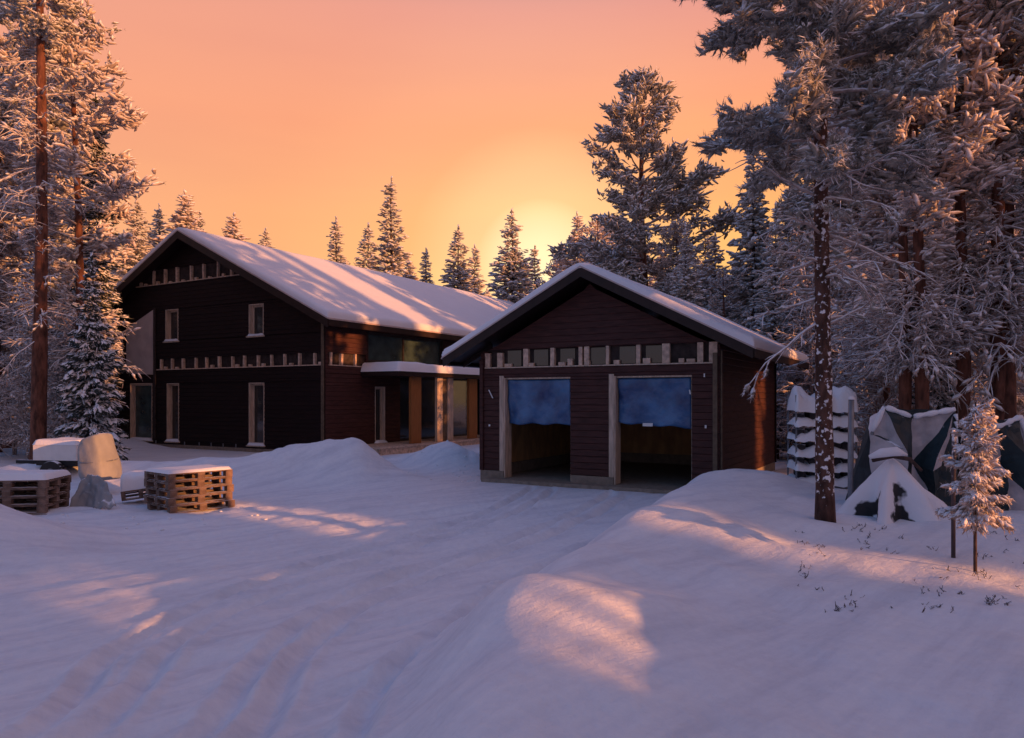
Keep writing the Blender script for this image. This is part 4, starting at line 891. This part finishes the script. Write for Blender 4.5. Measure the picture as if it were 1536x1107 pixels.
def drape(px, Y, nm, lab, wsc=1.0, hsc=1.0, rot=-6, flip=1):
    """a stiff tarpaulin over a frame: two high corners, sharp folds running down from them, snow caught on the folds that lie back"""
    x0 = P2(px, Y)[0]; r = empty(nm, (x0, Y, gz(x0, Y) - .04), R(rot))
    Pn = dict(a=(.20, 1.64, .0), b=(.62, 1.47, .06), c=(1.27, 1.60, .0), d=(-.02, 1.22, .06), e=(.42, .98, -.32), f=(.64, .80, .02), g=(.80, .66, -.30), m=(1.0, .76, -.16), h=(1.30, .82, -.06), n=(.24, 1.15, -.05),
              i=(-.12, 0, -.34), j=(.36, 0, -.62), k=(.84, 0, -.34), l=(1.34, 0, -.22), A=(.2, 1.5, .62), B=(1.25, 1.46, .62), I=(-.12, 0, .95), L=(1.34, 0, .95))
    T = [('a', 'n', 'd', 1), ('a', 'e', 'n', 1), ('n', 'e', 'd', 0), ('a', 'b', 'e', 0), ('b', 'f', 'e', 0), ('b', 'c', 'f', 1), ('c', 'g', 'f', 0), ('c', 'm', 'g', 1), ('c', 'h', 'm', 0), ('d', 'e', 'i', 1), ('e', 'j', 'i', 1), ('e', 'f', 'j', 0),
         ('f', 'g', 'k', 0), ('f', 'k', 'j', 1), ('g', 'm', 'k', 0), ('m', 'h', 'l', 0), ('m', 'l', 'k', 0), ('a', 'A', 'B', 2), ('a', 'B', 'c', 2), ('a', 'c', 'b', 0), ('d', 'i', 'I', 0), ('d', 'I', 'A', 0), ('d', 'A', 'a', 2), ('A', 'I', 'L', 0), ('A', 'L', 'B', 0), ('c', 'B', 'L', 0), ('c', 'L', 'h', 0), ('h', 'L', 'l', 0)]
    b = MB(); K = 9
    for p, q, t_, mi in T:
        P0, P1, P3 = [np.array((v[0] - .63, v[2], v[1])) for v in (Pn[p], Pn[q], Pn[t_])]; V = []; ix = {}
        for u in range(K + 1):
            for v in range(K + 1 - u): ix[u, v] = len(V); V.append(P0 + (P1 - P0) * u / K + (P3 - P0) * v / K)
        V = np.array(V); F = [(ix[u, v], ix[u + 1, v], ix[u, v + 1]) for u in range(K) for v in range(K - u)] + [(ix[u + 1, v], ix[u + 1, v + 1], ix[u, v + 1]) for u in range(K) for v in range(K - u - 1)]
        nx_ = fbm(V[:, 0] * 3.1 + V[:, 2] * 1.3, V[:, 2] * 2.7 + V[:, 1], 4); ny_ = fbm(V[:, 0] * 2.6 + 9, V[:, 2] * 3.3 + V[:, 1] * 2, 4)
        V = V + np.column_stack([.05 * nx_, .09 * ny_, .045 * nx_ * (V[:, 2] > .05)]); V[:, 0] *= wsc * flip; V[:, 2] *= hsc
        b.add(V, np.array(F), mi)
    o = part(b, 'cover', [M['dark_tarp'], M['dusted_tarp'], M['snow']], r, smooth=False)
    for q in (-.60, .62): part(MB().tube([(q * wsc, .05, -.2), (q * wsc, .05, 1.3 * hsc)], .025, 8), 'post', M['steel'], r)
    aa = np.linspace(0, 1, 28); X = np.interp(aa, [0, .15, .5, 1], [-.62, -.43, 0, .65]) * wsc * flip; Z = np.interp(aa, [0, .15, .5, 1], [1.26, 1.66, 1.50, 1.62]) * hsc
    part(MB().tube(np.column_stack([X, np.full(28, .02), Z + .01]), .03 + .022 * np.abs(np.sin(aa * 19 + rot)), 8), 'snow_roll', M['snow'], r, smooth=True)
    for q in range(5): part(MB().tube([(.64 * wsc * flip, -.02, (1.55 - q * .12) * hsc), (.66 * wsc * flip, -.05, (1.45 - q * .12) * hsc)], [.035, .012], 6), 'clinging_snow', M['snow'], r, smooth=True)
    return tag(r, lab, 'shelter')
drape(1369, 11.9, 'tarpaulin_shelter', 'dark green tarpaulin draped over a frame, snow in its sharp folds, behind near pine')
drape(1500, 12.2, 'tarpaulin_shelter', 'second dark tarpaulin heap at the right edge behind the frosted sapling', 1.0, .92, 14, -1)
def cone_tarp():
    x, y = P2(1342, 10.9); g0 = gz(x, y); r = empty('snow_covered_heap', (x, y, g0 - .05), 0); n = 64; m = 22; rows = []
    corners = [(-.62, -.25), (-.2, -.42), (.18, -.38), (.55, -.22), (.45, .35), (-.4, .35)]
    an = np.linspace(0, 2 * np.pi, n, endpoint=False); star = 1 + .30 * np.cos(an * 6 + .6) * 1.0 + .08 * np.sin(an * 11)
    for t in np.linspace(0, 1, m):
        rad = (.03 + .50 * t ** .85) * (1 + .30 * fbm(an * 1.3 + 3, np.full(n, t * 2.2), 3) * t); k = star ** (t * 1.35); rows.append(np.stack([-.05 + .05 * t + rad * k * np.cos(an) * 1.15, rad * k * np.sin(an) * .9, np.full(n, .88 * (1 - t) ** .85) + .10 * np.cos(an * 6 + .6) * t * (1 - t) + .10 * fbm(an * 2.2, np.full(n, t * 3), 3) * t], 1))
    V = np.concatenate(rows); F = []
    for i in range(m - 1): a = i * n + np.arange(n); c = i * n + (np.arange(n) + 1) % n; F.append(np.stack([a, a + n, c + n, c], 1))
    b = MB(); b.add(V, [np.concatenate(F)]); b.add([rows[0].mean(0) + [0, 0, .03]], np.zeros((0, 3), int)); c0 = len(V); b.f.append((np.stack([np.full(n, c0), np.arange(n), (np.arange(n) + 1) % n], 1), 0)); part(b, 'cover', M['heap'], r, smooth=True)
    b = MB(); b.tube([(-.38, -.1, .86), (-.1, -.14, .93), (.14, -.16, .88), (.3, -.18, .72)], [.03, .035, .03, .02], 8); part(b, 'crossbar', M['bark_dark'], r, smooth=True)
    b = MB(); b.tube([(-.42, -.1, .91), (-.25, -.12, .97), (-.05, -.14, .99), (.1, -.15, .94)], [.03, .07, .075, .02], 10); part(b, 'bar_snow', M['snow'], r, smooth=True)
    tag(r, 'star-shaped heap of tarpaulin under smooth snow in front of the dark green shelter', 'heap')
M['heap'] = mat('snowy_heap', (.03, .03, .034), .7, .3, 4, .02, 6, snow=(.10, .20, 3))
cone_tarp()
# ------------------------------------------------------------------ dead stalks poking through the snow
def stalks():
    b = MB(); q = np.random.RandomState(5)
    cl = [(q.uniform(1195, 1536), q.uniform(790, 925)) for _ in range(46)] + [(1486, 915), (1487, 908), (1290, 775), (1300, 790), (1285, 800)] * 2
    for px, py in cl:
        Y = (EYE - .33) * FPX / (py - HY); x, y = P2(px, Y); zz_ = gz(x, y)
        for _ in range(q.randint(1, 5)):
            a = q.uniform(0, 6.28); h = q.uniform(.02, .075); dx = q.normal(0, .04); p = np.array([x + q.normal(0, .05), y + q.normal(0, .05), zz_ - .02]); e = p + [math.cos(a) * .05, math.sin(a) * .05, h]; b.tube([p, (p + e) / 2 + [dx * .3, 0, 0], e], [.003, .003, .002], 4)
            for k in range(3): c = p + (e - p) * q.uniform(.4, 1); b.tube([c, c + q.normal(0, .016, 3) + [0, 0, .006]], [.004, .002], 4)
    tag(b.build('dead_stalks', M['stalk']), 'dry plant stalks poking through the snow below the near pine', 'undergrowth', kind='stuff')
stalks()
def lumps():
    q = np.random.RandomState(9); k = 0
    spots = [((700 + 20 * i) / 1, 0) for i in range(0)]
    b = MB()
    for i in range(60):
        px = q.uniform(90, 400); py = q.uniform(765, 800)
        if i > 22: px = q.uniform(600, 720); py = q.uniform(700, 724)
        Y = EYE * FPX / (py - HY); x, y = P2(px, Y); s = q.uniform(.012, .035); v = I1[0] * s * (1 + q.normal(0, .15, (42, 1))) * [1.3, 1, .7] + [x, y, gz(x, y) + s * .2]; b.add(v, [I1[1]])
    tag(b.build('snow_crumbs', M['snow'], smooth=True), 'loose crumbs of snow scattered on the packed drive', 'snow', kind='stuff')
lumps()
